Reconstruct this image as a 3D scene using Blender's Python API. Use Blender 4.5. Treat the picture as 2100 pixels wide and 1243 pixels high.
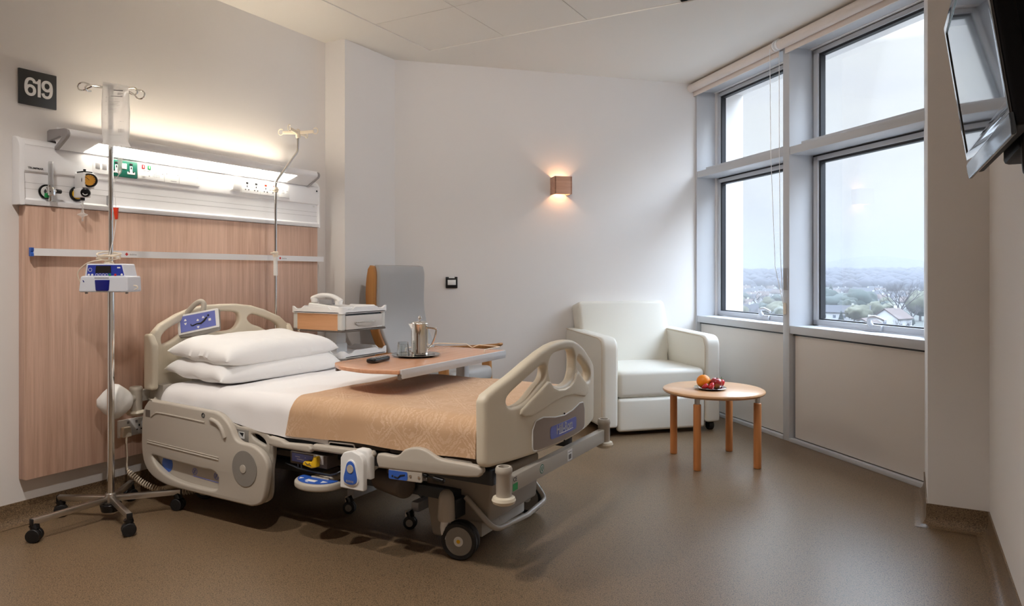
import bpy, bmesh, math, random
from mathutils import Matrix, Vector, noise
from mathutils.geometry import tessellate_polygon
R = math.radians
PI = math.pi
for o in list(bpy.data.objects):
    bpy.data.objects.remove(o, do_unlink=True)
C = bpy.context.scene.collection
SC = bpy.context.scene

# ------------------------------------------------------------------ camera
cam = bpy.data.cameras.new('camera')
cam.sensor_width = 36.0
cam.lens = 1440.0 / 2100.0 * 36.0
cam.shift_y = -59.5 / 2100.0
cam.clip_start = 0.05
cam.clip_end = 20000
camo = bpy.data.objects.new('camera', cam)
camo.location = (3.57, 0.0, 1.15)
camo.rotation_euler = (R(90), 0, R(29.4))
C.objects.link(camo)
SC.camera = camo

# ------------------------------------------------------------------ colour management
SC.view_settings.view_transform = 'Standard'
SC.view_settings.look = 'None'
SC.view_settings.gamma = 1.0
SC.view_settings.use_curve_mapping = False
SC.view_settings.exposure = 1.95
SC.cycles.use_denoising = True
SC.cycles.max_bounces = 10
SC.cycles.diffuse_bounces = 6
SC.cycles.glossy_bounces = 4
SC.cycles.transmission_bounces = 6
SC.cycles.transparent_max_bounces = 16
SC.cycles.volume_bounces = 1
SC.cycles.sample_clamp_indirect = 6.0
SC.cycles.caustics_reflective = False
SC.cycles.caustics_refractive = False
SC.cycles.blur_glossy = 0.5

# ------------------------------------------------------------------ overcast sky
SKY_LOW, SKY_HIGH = 0.275, 5.0
w = bpy.data.worlds.new('sky')
SC.world = w
w.use_nodes = True
nt = w.node_tree
nt.nodes.clear()
def wn(t, **k):
    n = nt.nodes.new(t)
    for a, b in k.items(): setattr(n, a, b)
    return n
tc = wn('ShaderNodeTexCoord')
sx = wn('ShaderNodeSeparateXYZ')
nt.links.new(tc.outputs['Generated'], sx.inputs[0])
mr = wn('ShaderNodeMapRange', interpolation_type='LINEAR')
mr.inputs['From Min'].default_value = 0.28
mr.inputs['From Max'].default_value = 0.62
mr.inputs['To Min'].default_value = SKY_LOW
mr.inputs['To Max'].default_value = SKY_HIGH
nt.links.new(sx.outputs['Z'], mr.inputs['Value'])
mp = wn('ShaderNodeMapping')
mp.inputs['Scale'].default_value = (2.2, 2.2, 9.0)
nt.links.new(tc.outputs['Generated'], mp.inputs[0])
nz = wn('ShaderNodeTexNoise')
nz.inputs['Scale'].default_value = 1.6
nz.inputs['Detail'].default_value = 5
nt.links.new(mp.outputs[0], nz.inputs['Vector'])
cr = wn('ShaderNodeValToRGB')
cr.color_ramp.elements[0].position = 0.35
cr.color_ramp.elements[0].color = (0.86, 0.89, 0.97, 1)
cr.color_ramp.elements[1].position = 0.62
cr.color_ramp.elements[1].color = (0.96, 0.985, 1.0, 1)
nt.links.new(nz.outputs['Fac'], cr.inputs[0])
zr = wn('ShaderNodeValToRGB')          # bluer overhead than at the horizon
zr.color_ramp.elements[0].position = 0.30
zr.color_ramp.elements[0].color = (1, 1, 1, 1)
zr.color_ramp.elements[1].position = 0.60
zr.color_ramp.elements[1].color = (0.74, 0.85, 1.0, 1)
nt.links.new(sx.outputs['Z'], zr.inputs[0])
vm = wn('ShaderNodeMix', data_type='RGBA', blend_type='MULTIPLY')
vm.inputs[0].default_value = 1.0
nt.links.new(cr.outputs[0], vm.inputs[6])
nt.links.new(zr.outputs[0], vm.inputs[7])
bg = wn('ShaderNodeBackground')
nt.links.new(vm.outputs[2], bg.inputs['Color'])
nt.links.new(mr.outputs[0], bg.inputs['Strength'])
wo = wn('ShaderNodeOutputWorld')
nt.links.new(bg.outputs[0], wo.inputs['Surface'])

# strengths of the room's lamps and one added fill (each lamp is built with its fixture further down)
LAMP_DOWN = 4.0      # reading light under the bedhead luminaire
LAMP_UP = 12.5         # indirect light on top of it
SCONCE_W = 0.42
FILL_SPOT_W = 26.0         # added fill, a tilted spot evening out the back wall
DOWNLIGHT_W = 29.0     # recessed downlights over the bed side of the room
WARM = (1.0, 0.80, 0.58)

# ------------------------------------------------------------------ helpers
def s2l(c):
    return tuple(((v / 255.0) / 12.92 if v / 255.0 <= 0.04045 else ((v / 255.0 + 0.055) / 1.055) ** 2.4) for v in c)
def rgba(c):
    return tuple(s2l(c)) + (1.0,)

MATS = {}
def mat(name, col, rough=0.5, metal=0.0, bump=None, var=None, spec=0.5, coat=0.0, sheen=0.0, emit=None, alpha=None):
    m = bpy.data.materials.new(name)
    m.use_nodes = True
    n = m.node_tree
    b = n.nodes['Principled BSDF']
    b.inputs['Base Color'].default_value = rgba(col)
    b.inputs['Roughness'].default_value = rough
    b.inputs['Metallic'].default_value = metal
    b.inputs['Specular IOR Level'].default_value = spec
    if coat:
        b.inputs['Coat Weight'].default_value = coat
        b.inputs['Coat Roughness'].default_value = 0.1
    if sheen:
        b.inputs['Sheen Weight'].default_value = sheen
    if emit:
        b.inputs['Emission Color'].default_value = tuple(emit[0]) + (1,)
        b.inputs['Emission Strength'].default_value = emit[1]
    tc = n.nodes.new('ShaderNodeTexCoord')
    if var:                       # (scale, amount): soft colour variation of the material itself
        t = n.nodes.new('ShaderNodeTexNoise')
        t.inputs['Scale'].default_value = var[0]
        t.inputs['Detail'].default_value = 4
        n.links.new(tc.outputs['Object'], t.inputs['Vector'])
        mx = n.nodes.new('ShaderNodeMix'); mx.data_type = 'RGBA'
        k = var[1]
        mx.inputs[6].default_value = tuple(v * (1 - k) for v in s2l(col)) + (1,)
        mx.inputs[7].default_value = tuple(min(1, v * (1 + k)) for v in s2l(col)) + (1,)
        n.links.new(t.outputs['Fac'], mx.inputs[0])
        n.links.new(mx.outputs[2], b.inputs['Base Color'])
    if bump:                      # (scale, strength)
        t = n.nodes.new('ShaderNodeTexNoise')
        t.inputs['Scale'].default_value = bump[0]
        t.inputs['Detail'].default_value = 3
        n.links.new(tc.outputs['Object'], t.inputs['Vector'])
        bp = n.nodes.new('ShaderNodeBump')
        bp.inputs['Strength'].default_value = bump[1]
        bp.inputs['Distance'].default_value = 0.002
        n.links.new(t.outputs['Fac'], bp.inputs['Height'])
        n.links.new(bp.outputs[0], b.inputs['Normal'])
    MATS[name] = m
    return m

def wood(name, c1, c2, axis='Z', scale=1.0, rough=0.4, coat=0.0):
    m = mat(name, c1, rough, coat=coat)
    n = m.node_tree
    b = n.nodes['Principled BSDF']
    tc = n.nodes['Texture Coordinate']
    mp = n.nodes.new('ShaderNodeMapping')
    sc = [60 * scale] * 3
    sc['XYZ'.index(axis)] = 2.2 * scale
    mp.inputs['Scale'].default_value = sc
    n.links.new(tc.outputs['Object'], mp.inputs[0])
    t = n.nodes.new('ShaderNodeTexNoise')
    t.inputs['Scale'].default_value = 1.0
    t.inputs['Detail'].default_value = 6
    t.inputs['Roughness'].default_value = 0.65
    t.inputs['Distortion'].default_value = 0.6
    n.links.new(mp.outputs[0], t.inputs['Vector'])
    mp2 = n.nodes.new('ShaderNodeMapping')
    sc2 = [9 * scale] * 3
    sc2['XYZ'.index(axis)] = 0.7 * scale
    mp2.inputs['Scale'].default_value = sc2
    n.links.new(tc.outputs['Object'], mp2.inputs[0])
    t2 = n.nodes.new('ShaderNodeTexNoise')
    t2.inputs['Scale'].default_value = 1.0
    t2.inputs['Detail'].default_value = 3
    n.links.new(mp2.outputs[0], t2.inputs['Vector'])
    ad = n.nodes.new('ShaderNodeMath'); ad.operation = 'MULTIPLY_ADD'
    ad.inputs[1].default_value = 0.6
    n.links.new(t.outputs['Fac'], ad.inputs[0])
    ml = n.nodes.new('ShaderNodeMath'); ml.operation = 'MULTIPLY'
    ml.inputs[1].default_value = 0.4
    n.links.new(t2.outputs['Fac'], ml.inputs[0])
    n.links.new(ml.outputs[0], ad.inputs[2])
    r = n.nodes.new('ShaderNodeValToRGB')
    r.color_ramp.elements[0].position = 0.36
    r.color_ramp.elements[0].color = rgba(c2)
    r.color_ramp.elements[1].position = 0.62
    r.color_ramp.elements[1].color = rgba(c1)
    n.links.new(ad.outputs[0], r.inputs[0])
    n.links.new(r.outputs[0], b.inputs['Base Color'])
    bp = n.nodes.new('ShaderNodeBump')
    bp.inputs['Strength'].default_value = 0.12
    bp.inputs['Distance'].default_value = 0.001
    n.links.new(t.outputs['Fac'], bp.inputs['Height'])
    n.links.new(bp.outputs[0], b.inputs['Normal'])
    return m

def glassy(name, tint=(1, 1, 1), refl=0.08, rough=0.0, body=None, amount=0.0, edge=0.6):
    """clear sheet material: see-through plus a mirror share that grows at grazing angles; 'body' adds a milky share"""
    m = bpy.data.materials.new(name); m.use_nodes = True
    n = m.node_tree; n.nodes.clear()
    out = n.nodes.new('ShaderNodeOutputMaterial')
    tr = n.nodes.new('ShaderNodeBsdfTransparent'); tr.inputs[0].default_value = tuple(tint) + (1,)
    gl = n.nodes.new('ShaderNodeBsdfGlossy'); gl.inputs['Roughness'].default_value = rough
    fr = n.nodes.new('ShaderNodeLayerWeight'); fr.inputs['Blend'].default_value = 0.25
    mm = n.nodes.new('ShaderNodeMath'); mm.operation = 'MULTIPLY_ADD'
    mm.inputs[1].default_value = edge; mm.inputs[2].default_value = refl
    n.links.new(fr.outputs['Fresnel'], mm.inputs[0])
    mx = n.nodes.new('ShaderNodeMixShader')
    n.links.new(mm.outputs[0], mx.inputs[0])
    n.links.new(tr.outputs[0], mx.inputs[1]); n.links.new(gl.outputs[0], mx.inputs[2])
    last = mx
    if body:
        df = n.nodes.new('ShaderNodeBsdfTranslucent'); df.inputs[0].default_value = rgba(body)
        d2 = n.nodes.new('ShaderNodeBsdfDiffuse'); d2.inputs[0].default_value = rgba(body)
        ms = n.nodes.new('ShaderNodeMixShader'); ms.inputs[0].default_value = 0.5
        n.links.new(df.outputs[0], ms.inputs[1]); n.links.new(d2.outputs[0], ms.inputs[2])
        m2 = n.nodes.new('ShaderNodeMixShader'); m2.inputs[0].default_value = amount
        n.links.new(mx.outputs[0], m2.inputs[1]); n.links.new(ms.outputs[0], m2.inputs[2])
        last = m2
    n.links.new(last.outputs[0], out.inputs[0])
    MATS[name] = m
    return m

class M:
    """collects shapes into one mesh"""
    def __init__(s):
        s.bm = bmesh.new()
    def take(s, bm2, mx=None):
        if mx is not None:
            bm2.transform(mx)
            if mx.to_3x3().determinant() < 0:
                bmesh.ops.reverse_faces(bm2, faces=bm2.faces)
        me = bpy.data.meshes.new('t')
        bm2.to_mesh(me); bm2.free()
        s.bm.from_mesh(me)
        bpy.data.meshes.remove(me)
        return s
    def box(s, c, size, bev=0.0, seg=2, rot=None):
        b = bmesh.new()
        bmesh.ops.create_cube(b, size=1.0)
        bmesh.ops.scale(b, vec=size, verts=b.verts)
        if bev > 0:
            bmesh.ops.bevel(b, geom=list(b.edges), offset=min(bev, min(size) * 0.49), segments=seg, profile=0.5, affect='EDGES')
        mx = Matrix.Translation(c)
        if rot is not None: mx = mx @ rot.to_4x4()
        return s.take(b, mx)
    def span(s, p0, p1, bev=0.0, seg=2):
        c = [(a + b) / 2 for a, b in zip(p0, p1)]
        return s.box(c, [abs(b - a) for a, b in zip(p0, p1)], bev, seg)
    def cyl(s, p0, p1, r0, r1=None, seg=24, bev=0.0):
        r1 = r0 if r1 is None else r1
        p0, p1 = Vector(p0), Vector(p1)
        d = p1 - p0
        L = d.length
        if bev > 0:
            prof = [(0, 0)] + [(r0 - bev + bev * math.sin(a), bev - bev * math.cos(a)) for a in (0, PI / 6, PI / 3, PI / 2)] + \
                   [(r1 - bev + bev * math.cos(a), L - bev + bev * math.sin(a)) for a in (0, PI / 6, PI / 3, PI / 2)] + [(0, L)]
        else:
            prof = [(0, 0), (r0, 0), (r1, L), (0, L)]
        return s.lathe(prof, p0, d, seg)
    def lathe(s, prof, origin=(0, 0, 0), axis=(0, 0, 1), seg=32):
        b = bmesh.new()
        rings = []
        for r, z in prof:
            if r < 1e-6:
                rings.append([b.verts.new((0, 0, z))])
            else:
                rings.append([b.verts.new((r * math.cos(2 * PI * k / seg), r * math.sin(2 * PI * k / seg), z)) for k in range(seg)])
        for A, B in zip(rings, rings[1:]):
            for k in range(seg):
                k2 = (k + 1) % seg
                if len(A) == 1 and len(B) == 1: break
                if len(A) == 1: b.faces.new((A[0], B[k2], B[k]))
                elif len(B) == 1: b.faces.new((A[k], A[k2], B[0]))
                else: b.faces.new((A[k], A[k2], B[k2], B[k]))
        bmesh.ops.recalc_face_normals(b, faces=b.faces)
        q = Vector((0, 0, 1)).rotation_difference(Vector(axis).normalized())
        return s.take(b, Matrix.Translation(origin) @ q.to_matrix().to_4x4())
    def sphere(s, c, r, seg=20, scale=(1, 1, 1), rot=None):
        b = bmesh.new()
        bmesh.ops.create_uvsphere(b, u_segments=seg, v_segments=max(6, seg // 2), radius=r)
        mx = Matrix.Translation(c)
        if rot is not None: mx = mx @ rot.to_4x4()
        return s.take(b, mx @ Matrix.Diagonal((*scale, 1)))
    def torus(s, c, R0, r, axis=(0, 0, 1), seg=32, ss=10):
        pts = [(R0 * math.cos(2 * PI * k / seg), R0 * math.sin(2 * PI * k / seg), 0) for k in range(seg)]
        q = Vector((0, 0, 1)).rotation_difference(Vector(axis).normalized())
        return s.tube([Vector(c) + q @ Vector(p) for p in pts], r, ss, closed=True)
    def tube(s, pts, r, seg=10, closed=False, caps=True, flat=None):
        pts = [Vector(p) for p in pts]
        n = len(pts)
        b = bmesh.new()
        T = []
        for i in range(n):
            a = pts[(i - 1) % n] if (closed or i > 0) else pts[i]
            c = pts[(i + 1) % n] if (closed or i < n - 1) else pts[i]
            d = (c - a)
            T.append(d.normalized() if d.length > 1e-9 else Vector((0, 0, 1)))
        up = Vector((0, 0, 1)) if abs(T[0].z) < 0.9 else Vector((1, 0, 0))
        N = (up - T[0] * up.dot(T[0])).normalized()
        rings = []
        for i in range(n):
            if i:
                N = (N - T[i] * N.dot(T[i]))
                N = N.normalized() if N.length > 1e-6 else T[i].orthogonal().normalized()
            B = T[i].cross(N)
            rr = r[i] if isinstance(r, (list, tuple)) else r
            fx, fy = flat or (1, 1)
            rings.append([b.verts.new(pts[i] + N * (rr * fx * math.cos(2 * PI * k / seg)) + B * (rr * fy * math.sin(2 * PI * k / seg))) for k in range(seg)])
        m = n if closed else n - 1
        for i in range(m):
            A, Bq = rings[i], rings[(i + 1) % n]
            for k in range(seg):
                k2 = (k + 1) % seg
                b.faces.new((A[k], A[k2], Bq[k2], Bq[k]))
        if caps and not closed:
            b.faces.new(list(reversed(rings[0]))); b.faces.new(rings[-1])
        bmesh.ops.recalc_face_normals(b, faces=b.faces)
        return s.take(b)
    def grid(s, nu, nv, f, closed_u=False, closed_v=False, thick=0.0):
        b = bmesh.new()
        V = [[b.verts.new(f(i / (nu if closed_u else nu - 1), j / (nv if closed_v else nv - 1))) for j in range(nv)] for i in range(nu)]
        for i in range(nu if closed_u else nu - 1):
            for j in range(nv if closed_v else nv - 1):
                try: b.faces.new((V[i][j], V[(i + 1) % nu][j], V[(i + 1) % nu][(j + 1) % nv], V[i][(j + 1) % nv]))
                except ValueError: pass
        bmesh.ops.recalc_face_normals(b, faces=b.faces)
        if thick:
            bmesh.ops.solidify(b, geom=list(b.faces), thickness=thick)
        return s.take(b)
    def prism(s, outer, depth, mx=None, holes=(), bev=0.0, res=2, fn=None, cuts=None):
        """outline in local XY, thickness along local Z (centred); rounded rims; holes go through"""
        b = bmesh.new()
        loops = []
        for k, poly in enumerate([outer] + list(holes)):
            P = []
            for p in poly:
                p = Vector((p[0], p[1]))
                if not P or (p - P[-1]).length > 2e-4: P.append(p)
            if (P[0] - P[-1]).length < 2e-4: P.pop()
            area = sum(P[i].x * P[(i + 1) % len(P)].y - P[(i + 1) % len(P)].x * P[i].y for i in range(len(P)))
            if area < 0: P.reverse()
            loops.append(P)
        bev = min(bev, depth * .499)
        st = [(0.0, -depth / 2), (0.0, depth / 2)] if bev <= 0 else \
             [(bev * (1 - math.sin(a)), -depth / 2 + bev * (1 - math.cos(a))) for a in [PI / 2 * k / (res + 1) for k in range(res + 2)]] + \
             [(bev * (1 - math.cos(a)), depth / 2 - bev * (1 - math.sin(a))) for a in [PI / 2 * k / (res + 1) for k in range(res + 2)]]
        ends = ([], [])
        for k, P in enumerate(loops):
            rings = []
            for d, z in st:
                Q = inset(P, d if k == 0 else -d) if d > 1e-9 else P
                rings.append([b.verts.new((v.x, v.y, z)) for v in Q])
            for A, B in zip(rings, rings[1:]):
                n = len(A)
                for i in range(n): b.faces.new((A[i], A[(i + 1) % n], B[(i + 1) % n], B[i]))
            ends[0].append(rings[0]); ends[1].append(rings[-1])
        for e in ends:
            flat = [v for r_ in e for v in r_]
            for tri in tessellate_polygon([[v.co for v in r_] for r_ in e]):
                try: b.faces.new([flat[i] for i in tri])
                except ValueError: pass
        bmesh.ops.remove_doubles(b, verts=b.verts, dist=1e-5)
        bmesh.ops.recalc_face_normals(b, faces=b.faces)
        if cuts:
            for x in cuts:
                bmesh.ops.bisect_plane(b, geom=list(b.verts) + list(b.edges) + list(b.faces), plane_co=(x, 0, 0), plane_no=(1, 0, 0))
        if fn:
            for v in b.verts: v.co = fn(v.co)
        return s.take(b, mx)
    def text(s, body, size, mx, depth=0.0006, bold=0.0, align='CENTER'):
        cu = bpy.data.curves.new('t', 'FONT')
        cu.body = body; cu.size = size; cu.extrude = depth; cu.offset = bold
        cu.align_x = align; cu.align_y = 'CENTER'
        ob = bpy.data.objects.new('t', cu)
        me = ob.to_mesh()
        b = bmesh.new(); b.from_mesh(me)
        ob.to_mesh_clear()
        bpy.data.objects.remove(ob); bpy.data.curves.remove(cu)
        return s.take(b, mx)

def inset(poly, d):
    n = len(poly)
    area = sum(poly[i].x * poly[(i + 1) % n].y - poly[(i + 1) % n].x * poly[i].y for i in range(n))
    sg = 1 if area > 0 else -1
    out = []
    for i in range(n):
        a, b, c = poly[i - 1], poly[i], poly[(i + 1) % n]
        d1 = (b - a); d2 = (c - b)
        n1 = Vector((-d1.y, d1.x)); n2 = Vector((-d2.y, d2.x))
        if n1.length < 1e-9 or n2.length < 1e-9: out.append(b); continue
        n1.normalize(); n2.normalize()
        m = n1 + n2
        if m.length < 1e-6: out.append(b); continue
        m.normalize()
        k = d / max(m.dot(n1), 0.4)
        out.append(b + m * (k * sg))
    return out

def rpoly(pts, seg=6):
    """polygon with rounded corners: points (x, y, radius)"""
    n = len(pts); out = []
    for i in range(n):
        x, y = pts[i][:2]; r = pts[i][2] if len(pts[i]) > 2 else 0
        if r <= 0: out.append((x, y)); continue
        p = Vector((x, y)); a = Vector(pts[i - 1][:2]); c = Vector(pts[(i + 1) % n][:2])
        u = (a - p); v = (c - p)
        ang = u.angle(v)
        t = min(r / math.tan(ang / 2), u.length * 0.49, v.length * 0.49)
        A = p + u.normalized() * t; B = p + v.normalized() * t
        for k in range(seg + 1):
            q = k / seg
            out.append(tuple(A * (1 - q) ** 2 + p * 2 * q * (1 - q) + B * q * q))
    return out

def smooth(pts, k=5, closed=True):
    n = len(pts); out = []
    D = len(pts[0])
    P = [Vector(p) for p in pts]
    for i in range(n if closed else n - 1):
        if closed: p0, p1, p2, p3 = P[i - 1], P[i], P[(i + 1) % n], P[(i + 2) % n]
        else: p0, p1, p2, p3 = P[max(i - 1, 0)], P[i], P[i + 1], P[min(i + 2, n - 1)]
        for j in range(k):
            t = j / k
            out.append(0.5 * ((2 * p1) + (p2 - p0) * t + (2 * p0 - 5 * p1 + 4 * p2 - p3) * t * t + (3 * p1 - p0 - 3 * p2 + p3) * t ** 3))
    if not closed: out.append(P[-1])
    return out

def rpath(pts, r, seg=6):
    """3D polyline with rounded corners"""
    P = [Vector(p) for p in pts]; out = [P[0]]
    for i in range(1, len(P) - 1):
        p, a, c = P[i], P[i - 1], P[i + 1]
        u, v = a - p, c - p
        ang = u.angle(v)
        t = min(r / max(math.tan(ang / 2), 1e-3), u.length * 0.49, v.length * 0.49)
        A = p + u.normalized() * t; B = p + v.normalized() * t
        for k in range(seg + 1):
            q = k / seg
            out.append(A * (1 - q) ** 2 + p * 2 * q * (1 - q) + B * q * q)
    out.append(P[-1])
    return out

def XZ(y):    # outline (x, z) drawn in a plane of constant y
    return Matrix(((1, 0, 0, 0), (0, 0, -1, y), (0, 1, 0, 0), (0, 0, 0, 1)))
def YZ(x):    # outline (y, z) drawn in a plane of constant x, facing +x
    return Matrix(((0, 0, 1, x), (1, 0, 0, 0), (0, 1, 0, 0), (0, 0, 0, 1)))
def XY(z):
    return Matrix.Translation((0, 0, z))
def frame_mx(o, ex, ey):
    ex, ey = Vector(ex).normalized(), Vector(ey).normalized(); ez = ex.cross(ey)
    return Matrix(((ex.x, ey.x, ez.x, o[0]), (ex.y, ey.y, ez.y, o[1]), (ex.z, ey.z, ez.z, o[2]), (0, 0, 0, 1)))

INV = {}
def finish(name, m, material, angle=40):
    me = bpy.data.meshes.new(name)
    m.bm.normal_update()
    m.bm.to_mesh(me); m.bm.free()
    me.polygons.foreach_set('use_smooth', [True] * len(me.polygons))
    me.set_sharp_from_angle(angle=R(angle))
    me.materials.append(MATS[material] if isinstance(material, str) else material)
    return bpy.data.objects.new(name, me)
def tag(o, label, cat, group=None, kind=None):
    if label: o['label'] = label
    if cat: o['category'] = cat
    if group: o['group'] = group
    if kind: o['kind'] = kind
    return o
def thing(name, label, cat, loc=(0, 0, 0), rz=0.0, group=None):
    o = bpy.data.objects.new(name, None)
    o.empty_display_size = 0.05
    o.location = loc; o.rotation_euler = (0, 0, rz)
    C.objects.link(o)
    INV[o] = (Matrix.Translation(loc) @ Matrix.Rotation(rz, 4, 'Z')).inverted()
    return tag(o, label, cat, group)
def part(name, m, material, parent, label=None, world=True, angle=40):
    """a mesh under its thing; shapes given in world metres are moved into the thing's frame"""
    inv = INV[parent]
    if world: m.bm.transform(inv)
    o = finish(name, m, material, angle)
    o.parent = parent
    INV[o] = inv
    if label: o['label'] = label
    C.objects.link(o)
    return o
def single(name, m, material, label, cat, base, group=None, kind=None, angle=40):
    m.bm.transform(Matrix.Translation(base).inverted())
    o = finish(name, m, material, angle)
    o.location = base
    C.objects.link(o)
    INV[o] = Matrix.Translation(base).inverted()
    return tag(o, label, cat, group, kind)
def struct(name, m, material, parent=None, angle=30):
    o = finish(name, m, material, angle)
    C.objects.link(o)
    if parent: o.parent = parent
    o['kind'] = 'structure'
    INV[o] = Matrix.Identity(4)
    return o
def copy_tree(o, parent=None):
    c = o.copy(); C.objects.link(c)
    INV[c] = INV[o]
    if parent: c.parent = parent
    for ch in list(o.children): copy_tree(ch, c)
    return c
def nz3(x, y, z): return noise.noise(Vector((x, y, z)))
# ------------------------------------------------------------------ materials
mat('wall_paint', (230, 227, 225), 0.75, bump=(900, 0.03))
mat('ceiling_paint', (235, 231, 224), 0.8, bump=(700, 0.03))
mat('panel_grey', (214, 207, 200), 0.35, bump=(40, 0.01))
mat('alu', (196, 198, 202), 0.38, bump=(300, 0.02))
mat('alu_dark', (28, 30, 36), 0.5)
mat('blind_fabric', (228, 217, 209), 0.7, bump=(1200, 0.1))
mat('white_plastic', (242, 242, 242), 0.35)
mat('trunking_white', (243, 243, 245), 0.38)
mat('grey_plastic', (150, 146, 146), 0.4)
mat('bed_cream', (218, 208, 188), 0.42, bump=(600, 0.04), var=(3, 0.03))
mat('bed_grey', (186, 178, 166), 0.42, bump=(500, 0.05))
mat('bed_taupe', (152, 138, 128), 0.45)
mat('leg_taupe', (156, 147, 136), 0.5)
mat('bed_metal', (178, 172, 162), 0.35)
mat('taupe_dark', (104, 94, 86), 0.5)
mat('chrome', (222, 220, 216), 0.08, 1.0)
mat('steel', (206, 202, 196), 0.30, 1.0)
mat('dark_metal', (70, 74, 80), 0.35, 0.7)
mat('tv_black', (6, 6, 10), 0.55, spec=0.2)
mat('black_rubber', (20, 20, 22), 0.45)
mat('black_plastic', (16, 16, 18), 0.22)
mat('black_gloss', (5, 5, 7), 0.03, spec=0.9, coat=0.5)
mat('wheel_grey', (140, 136, 130), 0.4)
mat('blue_bright', (52, 98, 190), 0.4)
mat('blue_lilac', (112, 122, 196), 0.4)
mat('blue_deep', (22, 28, 120), 0.3)
mat('blue_pump', (44, 62, 168), 0.35)
mat('green_socket', (10, 104, 84), 0.35)
mat('red', (200, 40, 44), 0.4)
mat('orange_red', (228, 62, 28), 0.4)
mat('green', (30, 150, 80), 0.4)
mat('yellow', (238, 190, 30), 0.4)
mat('white_ink', (240, 240, 240), 0.5)
mat('dark_ink', (28, 28, 32), 0.5)
mat('grey_ink', (150, 148, 150), 0.5)
mat('sign_grey', (52, 54, 56), 0.4)
mat('label_paper', (232, 232, 230), 0.6)
mat('sheet_white', (240, 238, 238), 0.85, bump=(260, 0.12), sheen=0.1)
mat('pillow_white', (242, 241, 240), 0.85, bump=(120, 0.12), sheen=0.1)
mat('post_white', (216, 214, 208), 0.4)
mat('vinyl_cream', (222, 219, 209), 0.33, bump=(420, 0.10))
mat('vinyl_grey', (164, 162, 160), 0.45, bump=(400, 0.1))
mat('seat_piping', (206, 190, 166), 0.5)
mat('pump_white', (218, 222, 232), 0.35)
mat('cream_cord', (226, 212, 192), 0.5)
mat('pole_cream', (232, 220, 200), 0.4)
mat('amber', (222, 160, 60), 0.25, coat=0.6)
mat('orange_skin', (240, 140, 20), 0.45, bump=(160, 0.35), var=(6, 0.08))
mat('stem_green', (70, 110, 40), 0.6)
mat('render_white', (196, 200, 206), 0.9)
mat('house_wall', (150, 150, 152), 0.9)
mat('house_roof_grey', (40, 40, 46), 0.9, var=(0.4, 0.1))
mat('house_roof_tan', (62, 50, 46), 0.9, var=(0.4, 0.1))
mat('house_window', (60, 66, 80), 0.2)
mat('evergreen', (18, 30, 24), 0.9, var=(0.6, 0.3))
mat('bare_twigs', (46, 40, 42), 0.9)
mat('bare_crown', (58, 52, 54), 0.95, var=(0.5, 0.2))
mat('olive_crown', (58, 58, 44), 0.95, var=(0.5, 0.2))
mat('wood_far', (34, 34, 44), 1.0, var=(0.05, 0.2))
mat('phone_white', (236, 234, 232), 0.35)
mat('lamp_grey', (158, 154, 154), 0.45)
mat('tv_acrylic', (58, 66, 74), 0.16, spec=0.5)
mat('diffuser', (255, 255, 255), 0.5, emit=((1.0, 0.93, 0.80), LAMP_DOWN))
mat('uplight_tube', (255, 255, 255), 0.5, emit=((1.0, 0.86, 0.66), LAMP_UP))
mat('downlight_lens', (255, 255, 255), 0.5, emit=((1.0, 0.88, 0.72), 2.0))
wood('oak_panel', (222, 188, 168), (190, 153, 132), 'Z', 1.0, 0.42)
wood('door_wood', (128, 92, 66), (100, 70, 48), 'Z', 0.6, 0.4)
wood('beech_table', (218, 172, 128), (200, 150, 106), 'X', 0.5, 0.3, 0.2)
wood('beech_leg', (206, 138, 84), (188, 118, 66), 'Z', 0.6, 0.35, 0.1)
wood('overbed_wood', (222, 170, 136), (204, 150, 116), 'Y', 0.6, 0.25, 0.3)
wood('cabinet_wood', (226, 172, 128), (206, 152, 108), 'X', 0.5, 0.4)
wood('chair_wood', (178, 128, 74), (150, 100, 52), 'Z', 0.6, 0.4)
wood('sconce_wood', (216, 168, 142), (180, 130, 106), 'X', 0.5, 0.4)
glassy('window_glass', (0.97, 0.985, 0.985), 0.008, edge=0.18)
glassy('clear_glass', (0.95, 0.97, 0.97), 0.10)
glassy('bag_plastic', (0.98, 0.98, 0.985), 0.05, 0.12, (255, 255, 255), 0.42, edge=.35)
glassy('clear_tube', (0.96, 0.96, 0.96), 0.08, 0.1, (250, 250, 250), 0.30, edge=.4)

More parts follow.
